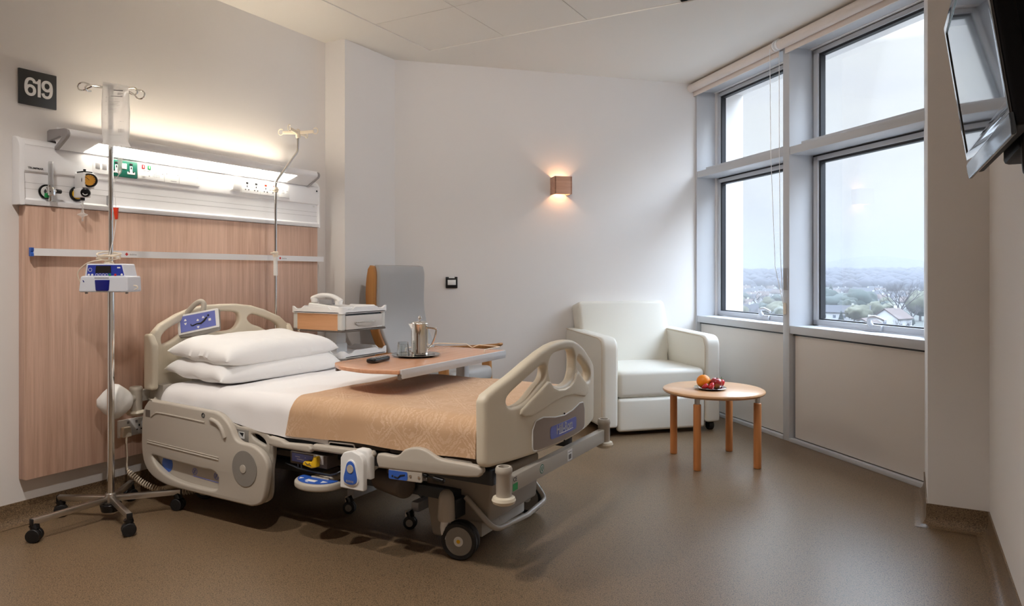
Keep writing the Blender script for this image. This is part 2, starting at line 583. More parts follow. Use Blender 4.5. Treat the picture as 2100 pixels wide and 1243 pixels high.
# speckled vinyl flooring
def floor_mat():
    m = mat('vinyl_floor', (112, 98, 80), 0.36)
    n = m.node_tree; b = n.nodes['Principled BSDF']; tc = n.nodes['Texture Coordinate']
    t = n.nodes.new('ShaderNodeTexNoise'); t.inputs['Scale'].default_value = 260; t.inputs['Detail'].default_value = 2
    n.links.new(tc.outputs['Object'], t.inputs['Vector'])
    r = n.nodes.new('ShaderNodeValToRGB'); e = r.color_ramp.elements
    e[0].position = 0.34; e[0].color = rgba((90, 72, 54))
    e[1].position = 0.66; e[1].color = rgba((146, 122, 94))
    n.links.new(t.outputs['Fac'], r.inputs[0])
    v = n.nodes.new('ShaderNodeTexVoronoi'); v.inputs['Scale'].default_value = 300
    n.links.new(tc.outputs['Object'], v.inputs['Vector'])
    mx = n.nodes.new('ShaderNodeMix'); mx.data_type = 'RGBA'; mx.blend_type = 'MIX'
    th = n.nodes.new('ShaderNodeMath'); th.operation = 'LESS_THAN'; th.inputs[1].default_value = 0.14
    sep = n.nodes.new('ShaderNodeSeparateColor')
    n.links.new(v.outputs['Color'], sep.inputs[0])
    n.links.new(sep.outputs[0], th.inputs[0])
    ml = n.nodes.new('ShaderNodeMath'); ml.operation = 'MULTIPLY'; ml.inputs[1].default_value = 0.7
    n.links.new(th.outputs[0], ml.inputs[0])
    n.links.new(ml.outputs[0], mx.inputs[0])
    n.links.new(r.outputs[0], mx.inputs[6]); mx.inputs[7].default_value = rgba((68, 58, 47))
    n.links.new(mx.outputs[2], b.inputs['Base Color'])
    bp = n.nodes.new('ShaderNodeBump'); bp.inputs['Strength'].default_value = 0.25; bp.inputs['Distance'].default_value = 0.001
    n.links.new(t.outputs['Fac'], bp.inputs['Height']); n.links.new(bp.outputs[0], b.inputs['Normal'])
floor_mat()

# woven damask throw
def blanket_mat():
    m = mat('damask', (196, 150, 106), 0.75, sheen=0.15)
    n = m.node_tree; b = n.nodes['Principled BSDF']; tc = n.nodes['Texture Coordinate']
    def math_(op, a=None, bq=None, va=None, vb=None):
        q = n.nodes.new('ShaderNodeMath'); q.operation = op
        if a is not None: n.links.new(a, q.inputs[0])
        elif va is not None: q.inputs[0].default_value = va
        if bq is not None: n.links.new(bq, q.inputs[1])
        elif vb is not None: q.inputs[1].default_value = vb
        return q.outputs[0]
    s = n.nodes.new('ShaderNodeSeparateXYZ'); n.links.new(tc.outputs['Object'], s.inputs[0])
    x = s.outputs[0]
    yz = math_('ADD', s.outputs[1], math_('MULTIPLY', s.outputs[2], None, vb=-1.0))
    k = PI / 0.115
    jt = n.nodes.new('ShaderNodeTexNoise'); jt.inputs['Scale'].default_value = 70; jt.inputs['Detail'].default_value = 2
    n.links.new(tc.outputs['Object'], jt.inputs['Vector'])
    jit = math_('MULTIPLY', math_('SUBTRACT', jt.outputs['Fac'], None, vb=0.5), None, vb=0.55)
    u = math_('MULTIPLY', math_('ADD', x, yz), None, vb=k / 1.414)
    v = math_('MULTIPLY', math_('SUBTRACT', x, yz), None, vb=k / 1.414)
    su = math_('ADD', math_('ABSOLUTE', math_('SINE', u)), jit); sv = math_('ADD', math_('ABSOLUTE', math_('SINE', v)), jit)
    lat = math_('MINIMUM', su, sv)
    line = math_('LESS_THAN', lat, None, vb=0.12)
    line2 = math_('LESS_THAN', math_('ABSOLUTE', math_('SUBTRACT', lat, None, vb=0.34)), None, vb=0.05)
    prod = math_('MULTIPLY', su, sv)
    ring = math_('LESS_THAN', math_('ABSOLUTE', math_('SUBTRACT', prod, None, vb=0.66)), None, vb=0.09)
    pat = math_('MAXIMUM', math_('MAXIMUM', line, ring), line2)
    t = n.nodes.new('ShaderNodeTexNoise'); t.inputs['Scale'].default_value = 5; t.inputs['Detail'].default_value = 4
    n.links.new(tc.outputs['Object'], t.inputs['Vector'])
    t3 = n.nodes.new('ShaderNodeTexNoise'); t3.inputs['Scale'].default_value = 190; t3.inputs['Detail'].default_value = 1
    n.links.new(tc.outputs['Object'], t3.inputs['Vector'])
    cov = n.nodes.new('ShaderNodeMapRange'); cov.inputs['From Min'].default_value = .38; cov.inputs['From Max'].default_value = .68; cov.inputs['To Max'].default_value = .85
    n.links.new(t.outputs['Fac'], cov.inputs['Value'])
    fac = math_('MULTIPLY', pat, math_('MULTIPLY', cov.outputs[0], math_('MULTIPLY', t3.outputs['Fac'], None, vb=1.5)))
    mx = n.nodes.new('ShaderNodeMix'); mx.data_type = 'RGBA'
    mx.inputs[6].default_value = rgba((200, 162, 126)); mx.inputs[7].default_value = rgba((226, 197, 168))
    n.links.new(fac, mx.inputs[0]); n.links.new(mx.outputs[2], b.inputs['Base Color'])
    wv = n.nodes.new('ShaderNodeTexNoise'); wv.inputs['Scale'].default_value = 420
    n.links.new(tc.outputs['Object'], wv.inputs['Vector'])
    bp = n.nodes.new('ShaderNodeBump'); bp.inputs['Strength'].default_value = 0.2; bp.inputs['Distance'].default_value = 0.001
    n.links.new(wv.outputs['Fac'], bp.inputs['Height']); n.links.new(bp.outputs[0], b.inputs['Normal'])
blanket_mat()

# red and yellow skinned fruit
def fruit_mat(name, c1, c2, sc):
    m = mat(name, c1, 0.3, coat=0.2)
    n = m.node_tree; b = n.nodes['Principled BSDF']; tc = n.nodes['Texture Coordinate']
    t = n.nodes.new('ShaderNodeTexNoise'); t.inputs['Scale'].default_value = sc; t.inputs['Detail'].default_value = 4
    n.links.new(tc.outputs['Object'], t.inputs['Vector'])
    r = n.nodes.new('ShaderNodeValToRGB'); e = r.color_ramp.elements
    e[0].position = 0.5; e[0].color = rgba(c1); e[1].position = 0.72; e[1].color = rgba(c2)
    n.links.new(t.outputs['Fac'], r.inputs[0]); n.links.new(r.outputs[0], b.inputs['Base Color'])
fruit_mat('apple_skin', (150, 22, 34), (226, 170, 96), 16)
fruit_mat('strawberry_skin', (196, 30, 44), (222, 80, 70), 120)

# ------------------------------------------------------------------ room shell
q = math.sqrt(0.5)
H = 2.775
W0 = Vector((1.99, 6.01, 0))         # corner between the back wall and the window wall
E1 = Vector((q, -q, 0))              # along the window wall
OUT = Vector((q, q, 0))              # outwards through the windows
def wp(t, s, z): return W0 + E1 * t + OUT * s + Vector((0, 0, z))
WALLW = frame_mx((0, 0, 0), E1, (0, 0, 1))   # local (along, up, -out)
ROTW = Matrix((E1, OUT, (0, 0, 1))).transposed()   # columns: along, out, up
def wbox(m, t0, t1, s0, s1, z0, z1, bev=0.0):
    c = wp((t0 + t1) / 2, (s0 + s1) / 2, (z0 + z1) / 2)
    return m.box(c, (abs(t1 - t0), abs(s1 - s0), abs(z1 - z0)), bev, 2, ROTW)
YB = -1.3                            # wall behind the camera
XR = 3.885                           # right wall
PX = 3.65                            # left face of the pillar
TE = (PX - 1.99) / q + 0.32          # the window wall runs on behind the pillar

m = M(); m.prism([(-.2, YB - .2), (XR + .2, YB - .2), (XR + .2, 4.6), (3.9, 4.7), (2.0, 6.6), (-.2, 4.9)], 0.2, XY(-0.1)); struct('floor', m, 'vinyl_floor')
m = M(); m.span((-.2, YB - .2, -.05), (0, 4.4, H + .2)); struct('wall_left', m, 'wall_paint')
m = M(); m.span((-.2, 3.66, -.05), (0.182, 4.6, H + .2)); struct('column', m, 'wall_paint')
# back wall: from the column to the corner, at 45 degrees
bm_ = Matrix(((q, -q, 0), (q, q, 0), (0, 0, 1)))
m = M()
ca = W0 + Vector((-q, -q, 0)) * 1.4 + Vector((-q, q, 0)) * 0.1
m.box((ca.x, ca.y, H / 2), (3.1, 0.2, H + .3), rot=bm_)
struct('wall_back', m, 'wall_paint')
m = M(); m.span((XR, YB - .2, -.05), (XR + .2, 4.6, H + .2)); struct('wall_right', m, 'wall_paint')
m = M(); m.span((-.2, YB - .2, -.05), (XR + .2, YB, H + .2)); struct('wall_front', m, 'wall_paint')
m = M(); m.span((.95, YB - .01, 0), (2.25, YB + .035, 2.10), .003); m.span((.88, YB - .01, 0), (.95, YB + .05, 2.16), .003); m.span((2.25, YB - .01, 0), (2.32, YB + .05, 2.16), .003); m.span((.88, YB - .01, 2.10), (2.32, YB + .05, 2.17), .003); struct('door_1', m, 'door_wood')
m = M(); m.prism([(PX, 3.737), (XR + .05, 3.737), (XR + .05, 4.6), (PX, 4.6)], H + .1, XY(H / 2)); struct('pillar', m, 'wall_paint')

# ceiling: plain border, recessed field of 600 mm panels with fine joints
m = M()
def slab(x0, x1, y0, y1, z): m.span((x0, y0, z), (x1, y1, H + .12))
slab(-.2, .540, YB - .2, 4.9, H)
m.prism([(.54, 4.166), (XR + .2, 4.166), (XR + .2, 4.7), (2.0, 6.6), (.54, 5.2)], .12, XY(H + .06))
for i in range(6):
    for j in range(10):
        x0, x1 = .540 + .6185 * i + .005, .540 + .6185 * (i + 1)
        y1, y0 = 4.166 - .6075 * j - .004, 4.166 - .6075 * (j + 1)
        if x0 > XR: continue
        m.span((x0, max(y0, YB - .2), H + .005), (min(x1, XR + .2), y1, H + .03))
m.span((.53, YB - .2, H + .028), (XR + .2, 4.18, H + .12))
struct('ceiling', m, 'ceiling_paint')

# coved skirting in the flooring colour, run along each wall
def skirting(name, pts):
    prof = [(0.0, 0.10), (0.006, 0.10), (0.006, 0.045), (0.010, 0.028), (0.018, 0.014), (0.032, 0.005), (0.052, 0.0015), (0.0, 0.0015)]
    b = M()
    bmq = bmesh.new(); rows = []
    n = len(pts)
    P = [Vector((x, y)) for x, y in pts]
    for i in range(n):
        ns = []
        if i > 0: d = (P[i] - P[i - 1]).normalized(); ns.append(Vector((d.y, -d.x)))
        if i < n - 1: d = (P[i + 1] - P[i]).normalized(); ns.append(Vector((d.y, -d.x)))
        nn = sum(ns, Vector((0, 0))).normalized(); k = 1 / max(nn.dot(ns[0]), .3)
        rows.append([bmq.verts.new((P[i].x + nn.x * r * k, P[i].y + nn.y * r * k, z)) for r, z in prof])
    for A, B in zip(rows, rows[1:]):
        for k in range(len(prof)):
            k2 = (k + 1) % len(prof)
            bmq.faces.new((A[k], A[k2], B[k2], B[k]))
    bmesh.ops.recalc_face_normals(bmq, faces=bmq.faces)
    b.take(bmq)
    struct(name, b, 'vinyl_floor')
skirting('baseboard_left', [(0, YB), (0, 3.66), (.182, 3.66), (.182, 4.2)])
skirting('baseboard_back', [(.182, 4.202), (W0.x - .01, W0.y - .01)])
skirting('baseboard_right', [(PX, 4.32), (PX, 3.737), (XR, 3.737), (XR, YB)])

# ------------------------------------------------------------------ window wall
SD = 0.18                            # depth of the window reveals
ML, MR = 1.170, 1.237                # mullion
m = M()
wbox(m, -.1, TE, SD + .1, SD + .25, -.05, .80); wbox(m, -.1, TE, SD - .02, SD + .25, 2.70, H + .2)
wbox(m, -.3, .048, SD - .01, SD + .25, -.05, H + .2)
struct('wall_window', m, 'wall_paint')
m = M()
wbox(m, -.02, .024, -.004, SD, 0, 2.72, .002)
wbox(m, ML, MR, -.004, SD + .06, 0, H, .002)
struct('trim_1', m, 'alu')           # left post and mullion
for k, (t0, t1) in enumerate(((.024, ML), (MR, TE))):
    m = M()
    wbox(m, t0, t1, 0, SD + .02, .741, .795, .002)                     # sill board
    struct('sill_%d' % (k + 1), m, 'alu')
    m = M()
    wbox(m, t0, t1, 0, SD + .02, 1.970, 2.024, .002); wbox(m, t0 + .06, t1, .045, SD + .02, 2.02, 2.052, .003)
    struct('trim_%d' % (k + 2), m, 'alu')                               # transom
    m = M(); wbox(m, t0, t1, -.002, SD + .02, 2.705, H, .002); struct('trim_%d' % (k + 4), m, 'alu')
    m = M(); wbox(m, t0 + (.02 if k else .012), t1, .03, SD, .03, .735, 0); struct('wall_under_window_%d' % (k + 1), m, 'panel_grey')
    m = M(); wbox(m, t0, t1, .028, SD, .728, .742, 0); struct('trim_%d' % (k + 6), m, 'alu_dark')
    m = M(); wbox(m, t0, t1, -.006, .03, 0.0, .026, .002); struct('trim_%d' % (k + 8), m, 'alu')
    # glazed frames: lower and upper light
    win = bpy.data.objects.new('window_%d' % (k + 1), None); C.objects.link(win); win['kind'] = 'structure'
    INV[win] = Matrix.Identity(4)
    for z0, z1 in ((.795, 1.970), (2.024, 2.705)):
        m = M(); g = .012
        a0, a1 = t0 + g, t1 - (g if k == 0 else 0)
        fw = .046
        wbox(m, a0, a1, SD, SD + .06, z0 + .004, z0 + .042, .003); wbox(m, a0, a1, SD, SD + .06, z1 - .042, z1 - g, .003)
        wbox(m, a0, a0 + fw, SD, SD + .06, z0 + .004, z1 - g, .003); wbox(m, a1 - fw, a1, SD, SD + .06, z0 + .004, z1 - g, .003)
        f = struct('window_frame', m, 'alu', win)
        m = M()
        gw = .016
        b0, b1, c0, c1 = a0 + fw, a1 - fw, z0 + .042, z1 - .042
        wbox(m, b0, b0 + gw, SD + .012, SD + .05, c0, c1); wbox(m, b1 - gw, b1, SD + .012, SD + .05, c0, c1)
        wbox(m, b0, b1, SD + .014, SD + .05, c0, c0 + .008); wbox(m, b0, b1, SD + .012, SD + .05, c1 - gw, c1)
        wbox(m, t0, a0, SD + .01, SD + .05, z0, z1); wbox(m, t0, t1, SD + .012, SD + .05, z1 - g, z1)
        struct('window_gasket', m, 'alu_dark', win)
        m = M(); wbox(m, b0, b1, SD + .030, SD + .034, c0, c1); struct('window_pane', m, 'window_glass', win)
    # lever handle on the bottom rail
    th = .70 if k == 0 else 1.80
    hd = thing('window_handle', 'silver lever window handle low on the %s' % ('left window beside the chain' if k == 0 else 'wide right window pane'), 'window handle', tuple(wp(th, SD, .80)))
    m = M(); wbox(m, th - .070, th + .070, SD - .016, SD + .002, .800, .838, .005); part('handle_base', m, 'alu', hd)
    m = M()
    m.tube(smooth([tuple(wp(th - .01, SD - .012, .830)), tuple(wp(th - .008, SD - .030, .856)), tuple(wp(th + .010, SD - .040, .880)), tuple(wp(th + .070, SD - .044, .886)), tuple(wp(th + .135, SD - .044, .868))], 5, False), [.016] * 5 + [.013] * 10 + [.009] * 6, 10)
    part('lever', m, 'alu', hd)

# roller blinds
for k, (t0, t1) in enumerate(((-.035, 1.165), (1.185, TE))):
    bl = thing('roller_blind', ('pale beige roller blind rolled up over the narrow left window', 'pale beige roller blind rolled up over the wide right window')[k], 'blind', tuple(wp((t0 + t1) / 2, -.05, H)))
    m = M(); m.cyl(wp(t0 + .02, -.05, 2.732), wp(t1 - .02, -.05, 2.732), .034, seg=28); part('roll', m, 'blind_fabric', bl)
    m = M(); wbox(m, t0 + .03, t1 - .02, -.024, -.012, 2.668, 2.735, .003); part('bottom_bar', m, 'blind_fabric', bl)
    for tt in (t0, t1 - .014):
        m = M(); m.cyl(wp(tt, -.05, 2.735), wp(tt + .014, -.05, 2.735), .037, seg=24, bev=.003); wbox(m, tt, tt + .012, -.06, -.003, 2.73, H)
        part('bracket', m, 'white_plastic', bl)
    if k == 0:
        m = M()
        pts = [tuple(wp(1.128, -.080, 2.74)), tuple(wp(1.128, -.072, 2.0)), tuple(wp(1.150, -.052, 1.2)), tuple(wp(1.19, -.02, .95)), tuple(wp(1.198, -.014, .925)), tuple(wp(1.18, -.015, 1.0)), tuple(wp(1.160, -.018, 1.3)), tuple(wp(1.152, -.02, 2.0)), tuple(wp(1.150, -.02, 2.74))]
        m.tube(pts, .0022, 6)
        part('pull_chain', m, 'white_plastic', bl)
        m = M(); wbox(m, 1.188, 1.208, -.018, -.003, .87, .95, .004); part('chain_clip', m, 'pole_cream', bl)
m = M(); wbox(m, 1.186, 1.226, -.014, -.004, 1.04, 1.19, .002); o = single('door_contact', m, 'grey_plastic', 'slim grey plate fixed on the mullion between the windows', 'plate', tuple(wp(1.2, -.004, 1.04)))
o.name = 'mullion_plate'

# ------------------------------------------------------------------ wall light and thermostat on the back wall
def bp_(a, b, z): return W0 + Vector((-q, -q, 0)) * a + Vector((q, -q, 0)) * b + Vector((0, 0, z))
sc = thing('wall_sconce', 'small wooden cube wall light glowing up and down', 'wall light', tuple(bp_(1.243, 0, 1.785)), R(45))
m = M()
w_, d_, h_, th_ = .143, .12, .14, .012
for c_, sz in (((-w_ / 2 + th_ / 2, -d_ / 2, h_ / 2), (th_, d_, h_)), ((w_ / 2 - th_ / 2, -d_ / 2, h_ / 2), (th_, d_, h_)), ((0, -d_ + th_ / 2, h_ / 2), (w_, th_, h_)), ((0, -.004, h_ / 2), (w_ - .02, .008, h_ * .8))):
    m.box(c_, sz, .0015)
part('shade', m, 'sconce_wood', sc, world=False)
m = M(); m.cyl((0, -.06, .052), (0, -.06, .088), .011, seg=16, bev=.003); m.cyl((0, -.008, .07), (0, -.05, .07), .006, seg=10)
part('lamp_holder', m, 'white_plastic', sc, world=False)
for z_ in (.045, .095):
    l = bpy.data.lights.new('sconce_bulb', 'POINT'); l.energy = SCONCE_W / 2; l.color = (1.0, .66, .36); l.shadow_soft_size = .008
    lo = bpy.data.objects.new('sconce_bulb', l); C.objects.link(lo); lo.parent = sc; lo.location = (0, -.06, z_)

ts = thing('thermostat', 'small black wall controller with a pale screen on back wall', 'thermostat', tuple(bp_(2.122, 0, 1.04)), R(45))
m = M(); m.box((0, -.008, .044), (.092, .016, .088), .004); part('body', m, 'black_plastic', ts, world=False)
m = M(); m.box((0, -.017, .045), (.064, .004, .040), .002); m.box((0, -.0165, .083), (.045, .004, .011), .001); part('screen', m, 'label_paper', ts, world=False)
m = M(); wp_ = None
m.span((2.395, 3.70, H - .004), (2.44, 4.14, H + .006), .002); m.span((2.52, 3.70, H - .004), (2.565, 4.14, H + .006), .002); m.span((2.395, 4.10, H - .004), (2.565, 4.14, H + .006), .002)
vt = thing('ceiling_vent', 'dark slotted vent at the top edge of the ceiling', 'vent', (2.48, 3.9, H))
part('frame', m, 'alu', vt)
m = M()
for k in range(4): m.span((2.44 + .021 * k, 3.70, H - .003), (2.44 + .021 * k + .012, 4.10, H + .006))
part('slats', m, 'alu_dark', vt)
# ------------------------------------------------------------------ bedhead wall
sg = thing('room_sign', 'dark grey square sign with white room number 619', 'sign', (0, 1.782, 1.94))
m = M(); m.span((0, 1.700, 1.937), (.010, 1.864, 2.100), .001); part('plate', m, 'sign_grey', sg)
m = M()
def stroke(m, pts, w_, mx, d=.0012):          # a flat brush stroke, one strip of even width
    P = [Vector((p[0], p[1])) for p in pts]
    b = bmesh.new(); rows = []
    for k, p in enumerate(P):
        t_ = (P[min(k + 1, len(P) - 1)] - P[max(k - 1, 0)]).normalized(); n_ = Vector((-t_.y, t_.x)) * (w_ / 2)
        z_ = d + .0006 * k / len(P)
        rows.append([b.verts.new((p.x + n_.x, p.y + n_.y, z_)), b.verts.new((p.x - n_.x, p.y - n_.y, z_)), b.verts.new((p.x - n_.x, p.y - n_.y, -d)), b.verts.new((p.x + n_.x, p.y + n_.y, -d))])
    for A, B in zip(rows, rows[1:]):
        for k in range(4): b.faces.new((A[k], B[k], B[(k + 1) % 4], A[(k + 1) % 4]))
    b.faces.new(rows[0]); b.faces.new(rows[-1])
    bmesh.ops.recalc_face_normals(b, faces=b.faces)
    m.take(b, mx)
SIX = [(.520, .735), (.475, .860), (.400, .920), (.300, .935), (.185, .890), (.105, .760), (.072, .560), (.075, .360), (.110, .190), (.185, .095), (.300, .062), (.415, .095), (.490, .185), (.512, .305), (.488, .430), (.415, .515), (.305, .550), (.200, .520), (.120, .430), (.085, .330)]
HD = .084
def dig(y0): return frame_mx((.0108, y0, 1.981), (0, 1, 0), (0, 0, 1))
six = [Vector(p) * HD for p in [tuple(v) for v in smooth(SIX, 4, False)]]
stroke(m, six, .0128, dig(1.7225))
stroke(m, [Vector((.58 * HD, HD)) - p for p in six], .0128, dig(1.7965))
m.prism([(.016, 0), (.029, 0), (.029, HD), (.0195, HD), (.0165, HD * .90), (.010, HD * .84), (.003, HD * .83), (.003, HD * .715), (.016, HD * .715)], .0012, dig(1.7635))
part('digits', m, 'white_ink', sg, 'white 619 lettering')

hp = thing('headboard_panel', 'tall oak veneer wall panel behind the hospital bed', 'wall panel', (0, 2.6, .206))
m = M(); m.span((.0015, 1.703, .206), (.060, 3.525, 1.4655), .002); part('board', m, 'oak_panel', hp)

tr = thing('bedhead_trunking', 'long white bedhead services trunking above the oak panel', 'trunking', (0, 2.6, 1.468))
m = M()
prof = [(.0015, 1.468), (.066, 1.468), (.068, 1.472), (.068, 1.490), (.054, 1.496), (.050, 1.500), (.050, 1.585), (.053, 1.600), (.053, 1.618), (.062, 1.624), (.064, 1.632), (.064, 1.722), (.060, 1.742), (.050, 1.760), (.036, 1.771), (.020, 1.777), (.0015, 1.777)]
m.prism(prof, 1.850, XZ(2.606))
part('body', m, 'trunking_white', tr)
m = M()
pc = [(.0015, 1.466), (.070, 1.466), (.070, 1.497), (.064, 1.60), (.067, 1.640), (.067, 1.722), (.062, 1.745), (.05, 1.764), (.036, 1.775), (.02, 1.781), (.0015, 1.781)]
m.prism(pc, .022, XZ(1.686), bev=.003); part('end_cap', m, 'trunking_white', tr)
m = M(); m.prism(pc, .012, XZ(3.536), bev=.002); part('end_cap', m, 'trunking_white', tr)
m = M()
for z_ in (1.5425, 1.570): m.span((.0495, 1.70, z_), (.0505, 3.53, z_ + .001))
m.span((.0495, 2.081, 1.47), (.069, 2.083, 1.545)); m.span((.0630, 1.70, 1.742), (.0636, 3.53, 1.7428))
part('seams', m, 'grey_ink', tr)
m = M(); m.text('TRUMPMAR', .0125, frame_mx((.0645, 1.744, 1.637), (0, 1, 0), (0, 0, 1)), .0003, .0003); part('maker_name', m, 'dark_ink', tr, 'tiny black lettering')
m = M(); m.span((.064, 3.507, 1.708), (.066, 3.518, 1.719)); part('square_cap', m, 'dark_ink', tr, 'small dark square')
m = M(); m.span((.053, 3.49, 1.603), (.0545, 3.505, 1.614)); part('sticker', m, 'label_paper', tr)

# luminaire with its reading light underneath and uplight on top
lu = thing('bedhead_luminaire', 'long white wall luminaire lit underneath on the bedhead trunking', 'wall light', (.03, 2.63, 1.735))
wing = [(.004, 1.800), (.012, 1.826), (.134, 1.825), (.142, 1.831), (.154, 1.829), (.163, 1.820), (.168, 1.806), (.166, 1.796), (.158, 1.788), (.070, 1.7395), (.0665, 1.742), (.060, 1.775), (.050, 1.785), (.004, 1.785)]
m = M(); m.prism(wing, 1.590, XZ(2.630)); part('housing', m, 'trunking_white', lu)
capo = [(.002, 1.780), (.002, 1.830), (.02, 1.836), (.145, 1.830), (.166, 1.822), (.174, 1.807), (.171, 1.793), (.162, 1.783), (.078, 1.735), (.0665, 1.735), (.0665, 1.750), (.128, 1.789), (.11, 1.795), (.04, 1.786)]
for y_ in (1.832, 3.428):
    m = M(); m.prism(capo, .016, XZ(y_), bev=.003); part('end_bracket', m, 'lamp_grey', lu, 'grey end bracket')
def diag(u, off=0.0): return (.158 + (.062 - .158) * u + .483 * off * 1.0, 1.788 + (1.735 - 1.788) * u - .875 * off)
m = M()
a_, b_ = diag(.10, .0015), diag(.84, .0015)
bmq = bmesh.new()
vs = [bmq.verts.new(p) for p in ((a_[0], 1.985, a_[1]), (a_[0], 3.255, a_[1]), (b_[0], 3.225, b_[1]), (b_[0], 1.985 - .03, b_[1]))]
fq = bmq.faces.new(vs); bmq.normal_update()
if fq.normal.z > 0: fq.normal_flip()
bmesh.ops.solidify(bmq, geom=[fq], thickness=.0012)
m.take(bmq)
part('diffuser', m, 'diffuser', lu, 'glowing white diffuser')
m = M(); m.span((.054, 1.98, 1.8262), (.076, 3.27, 1.8275)); part('uplight', m, 'uplight_tube', lu)
m = M(); m.span((.044, 1.845, 1.824), (.050, 3.415, 1.847), .001); part('added_shield_lip', m, 'trunking_white', lu)  # added lip, keeps the uplight off the wall just above

# outlets and plates on the trunking
XF = .064
def plate(name, label, cat, y0, y1, z0, z1, material, group=None, dx=.008):
    t = thing(name, label, cat, (XF, (y0 + y1) / 2, z0), 0.0, group)
    m = M(); m.span((XF, y0, z0), (XF + dx, y1, z1), .0025); part('faceplate', m, material, t)
    return t
def uk_socket(t, y, z, x, hole='dark_ink', sw='white_plastic', s=1.0):
    m = M()
    m.span((x, y - .003 * s, z + .006 * s), (x + .0008, y + .003 * s, z + .017 * s)); m.span((x, y - .015 * s, z - .012 * s), (x + .0008, y - .008 * s, z - .006 * s)); m.span((x, y + .008 * s, z - .012 * s), (x + .0008, y + .015 * s, z - .006 * s))
    part('pin_holes', m, hole, t)
t = plate('switch_plate', 'white blank double plate left of the green socket', 'switch', 2.003, 2.080, 1.648, 1.731, 'white_plastic')
m = M()
for y_ in (2.024, 2.058): m.span((.072, y_ - .011, 1.672), (.0745, y_ + .011, 1.700), .001)
m.span((.072, 2.01, 1.717), (.0725, 2.073, 1.7185)); m.span((.0745, 2.018, 1.690), (.0748, 2.030, 1.6915)); m.span((.0745, 2.052, 1.690), (.0748, 2.064, 1.6915))
part('rockers', m, 'grey_ink', t)
t = plate('green_socket', 'green double mains socket on the trunking behind the drip', 'socket', 2.084, 2.230, 1.646, 1.731, 'green_socket')
for y_ in (2.118, 2.196):
    m = M()
    m.span((.072, y_ - .007, 1.676), (.074, y_ + .007, 1.706), .0008); m.span((.072, y_ - .021, 1.664), (.074, y_ + .021, 1.677), .0008)
    part('shutter', m, 'white_plastic', t, 'white socket outline')
    uk_socket(t, y_, 1.685, .0741, 'dark_ink')
    m = M(); m.span((.072, y_ - .008, 1.711), (.074, y_ + .008, 1.721), .0008); part('switch', m, 'dark_ink', t)
m = M(); m.span((.072, 2.146, 1.688), (.075, 2.172, 1.716), .001); part('rocker', m, 'white_plastic', t)
t = plate('nurse_call_unit', 'white nurse call plate with red and green buttons', 'call unit', 2.233, 2.381, 1.648, 1.732, 'white_plastic')
m = M(); m.span((.072, 2.253, 1.703), (.0745, 2.271, 1.724), .001); part('red_button', m, 'red', t, 'red call button')
m = M(); m.span((.072, 2.286, 1.702), (.0745, 2.304, 1.723), .001); part('green_button', m, 'green', t, 'green reset button')
for y_ in (2.262, 2.295):
    m = M(); m.span((.0745, y_ - .002, 1.707), (.0749, y_ + .002, 1.719)); part('button_symbol', m, 'white_ink', t)
m = M(); m.cyl((.072, 2.262, 1.667), (.084, 2.262, 1.667), .009, seg=18, bev=.002); part('jack', m, 'white_plastic', t)
m = M()
for i in range(7):
    for j in range(7): m.box((.0722, 2.318 + .006 * i, 1.667 + .006 * j), (.0008, .0022, .0022))
m.box((.0724, 2.278, 1.713), (.001, .004, .004)); m.box((.0724, 2.372, 1.687), (.001, .005, .005)); m.box((.0724, 2.296, 1.668), (.001, .005, .005)); m.span((.072, 2.253, 1.692), (.0725, 2.300, 1.694))
part('speaker_grille', m, 'grey_ink', t)
t = plate('control_plate', 'wide white control plate with tiny grey legends', 'plate', 2.386, 2.602, 1.646, 1.730, 'white_plastic')
m = M()
for y0, y1, z_ in ((2.393, 2.44, 1.719), (2.393, 2.425, 1.709), (2.42, 2.455, 1.656), (2.578, 2.594, 1.70), (2.58, 2.593, 1.69)): m.span((.072, y0, z_), (.0725, y1, z_ + .0025))
for y_, z_ in ((2.397, 1.693), (2.463, 1.693)): m.box((.0724, y_, z_), (.001, .005, .005))
m.span((.072, 2.470, 1.647), (.0724, 2.4712, 1.729)); part('legends', m, 'grey_ink', t)
m = M(); m.span((.072, 2.581, 1.66), (.0728, 2.590, 1.683)); part('slider', m, 'label_paper', t)
t = plate('rocker_switch', 'white tilted rocker plate left of the double sockets', 'switch', 2.812, 2.886, 1.646, 1.719, 'white_plastic')
m = M(); m.box((.078, 2.849, 1.682), (.012, .060, .058), .003, rot=Matrix.Rotation(R(8), 3, 'Y')); part('rocker', m, 'white_plastic', t)
for k, (y0, lab) in enumerate(((2.892, 'left white double mains socket of the pair near the bed pole'), (3.034, 'right white double mains socket behind the bed pole'))):
    t = plate('double_socket', lab, 'socket', y0, y0 + .140, 1.642, 1.720, 'white_plastic', 'white double sockets on the trunking')
    for y_ in (y0 + .036, y0 + .104):
        uk_socket(t, y_, 1.672, .0722)
        m = M(); m.span((.072, y_ - .008, 1.698), (.0745, y_ + .008, 1.709), .0008); part('switch', m, 'orange_red' if k else 'dark_ink', t)
    m = M(); m.span((.072, y0 + .058, 1.678), (.0735, y0 + .082, 1.702), .0008); part('neon_plate', m, 'white_plastic', t)
t = plate('data_outlet', 'white data outlet plate right of the bed pole', 'outlet', 3.185, 3.264, 1.642, 1.720, 'white_plastic')
m = M()
for y_ in (3.207, 3.240): m.span((.072, y_ - .013, 1.668), (.0735, y_ + .013, 1.698), .0008)
part('port_shutters', m, 'white_plastic', t)
m = M()
for y_ in (3.207, 3.240): m.span((.0735, y_ - .007, 1.683), (.0739, y_ + .007, 1.6855))
part('port_marks', m, 'grey_ink', t)

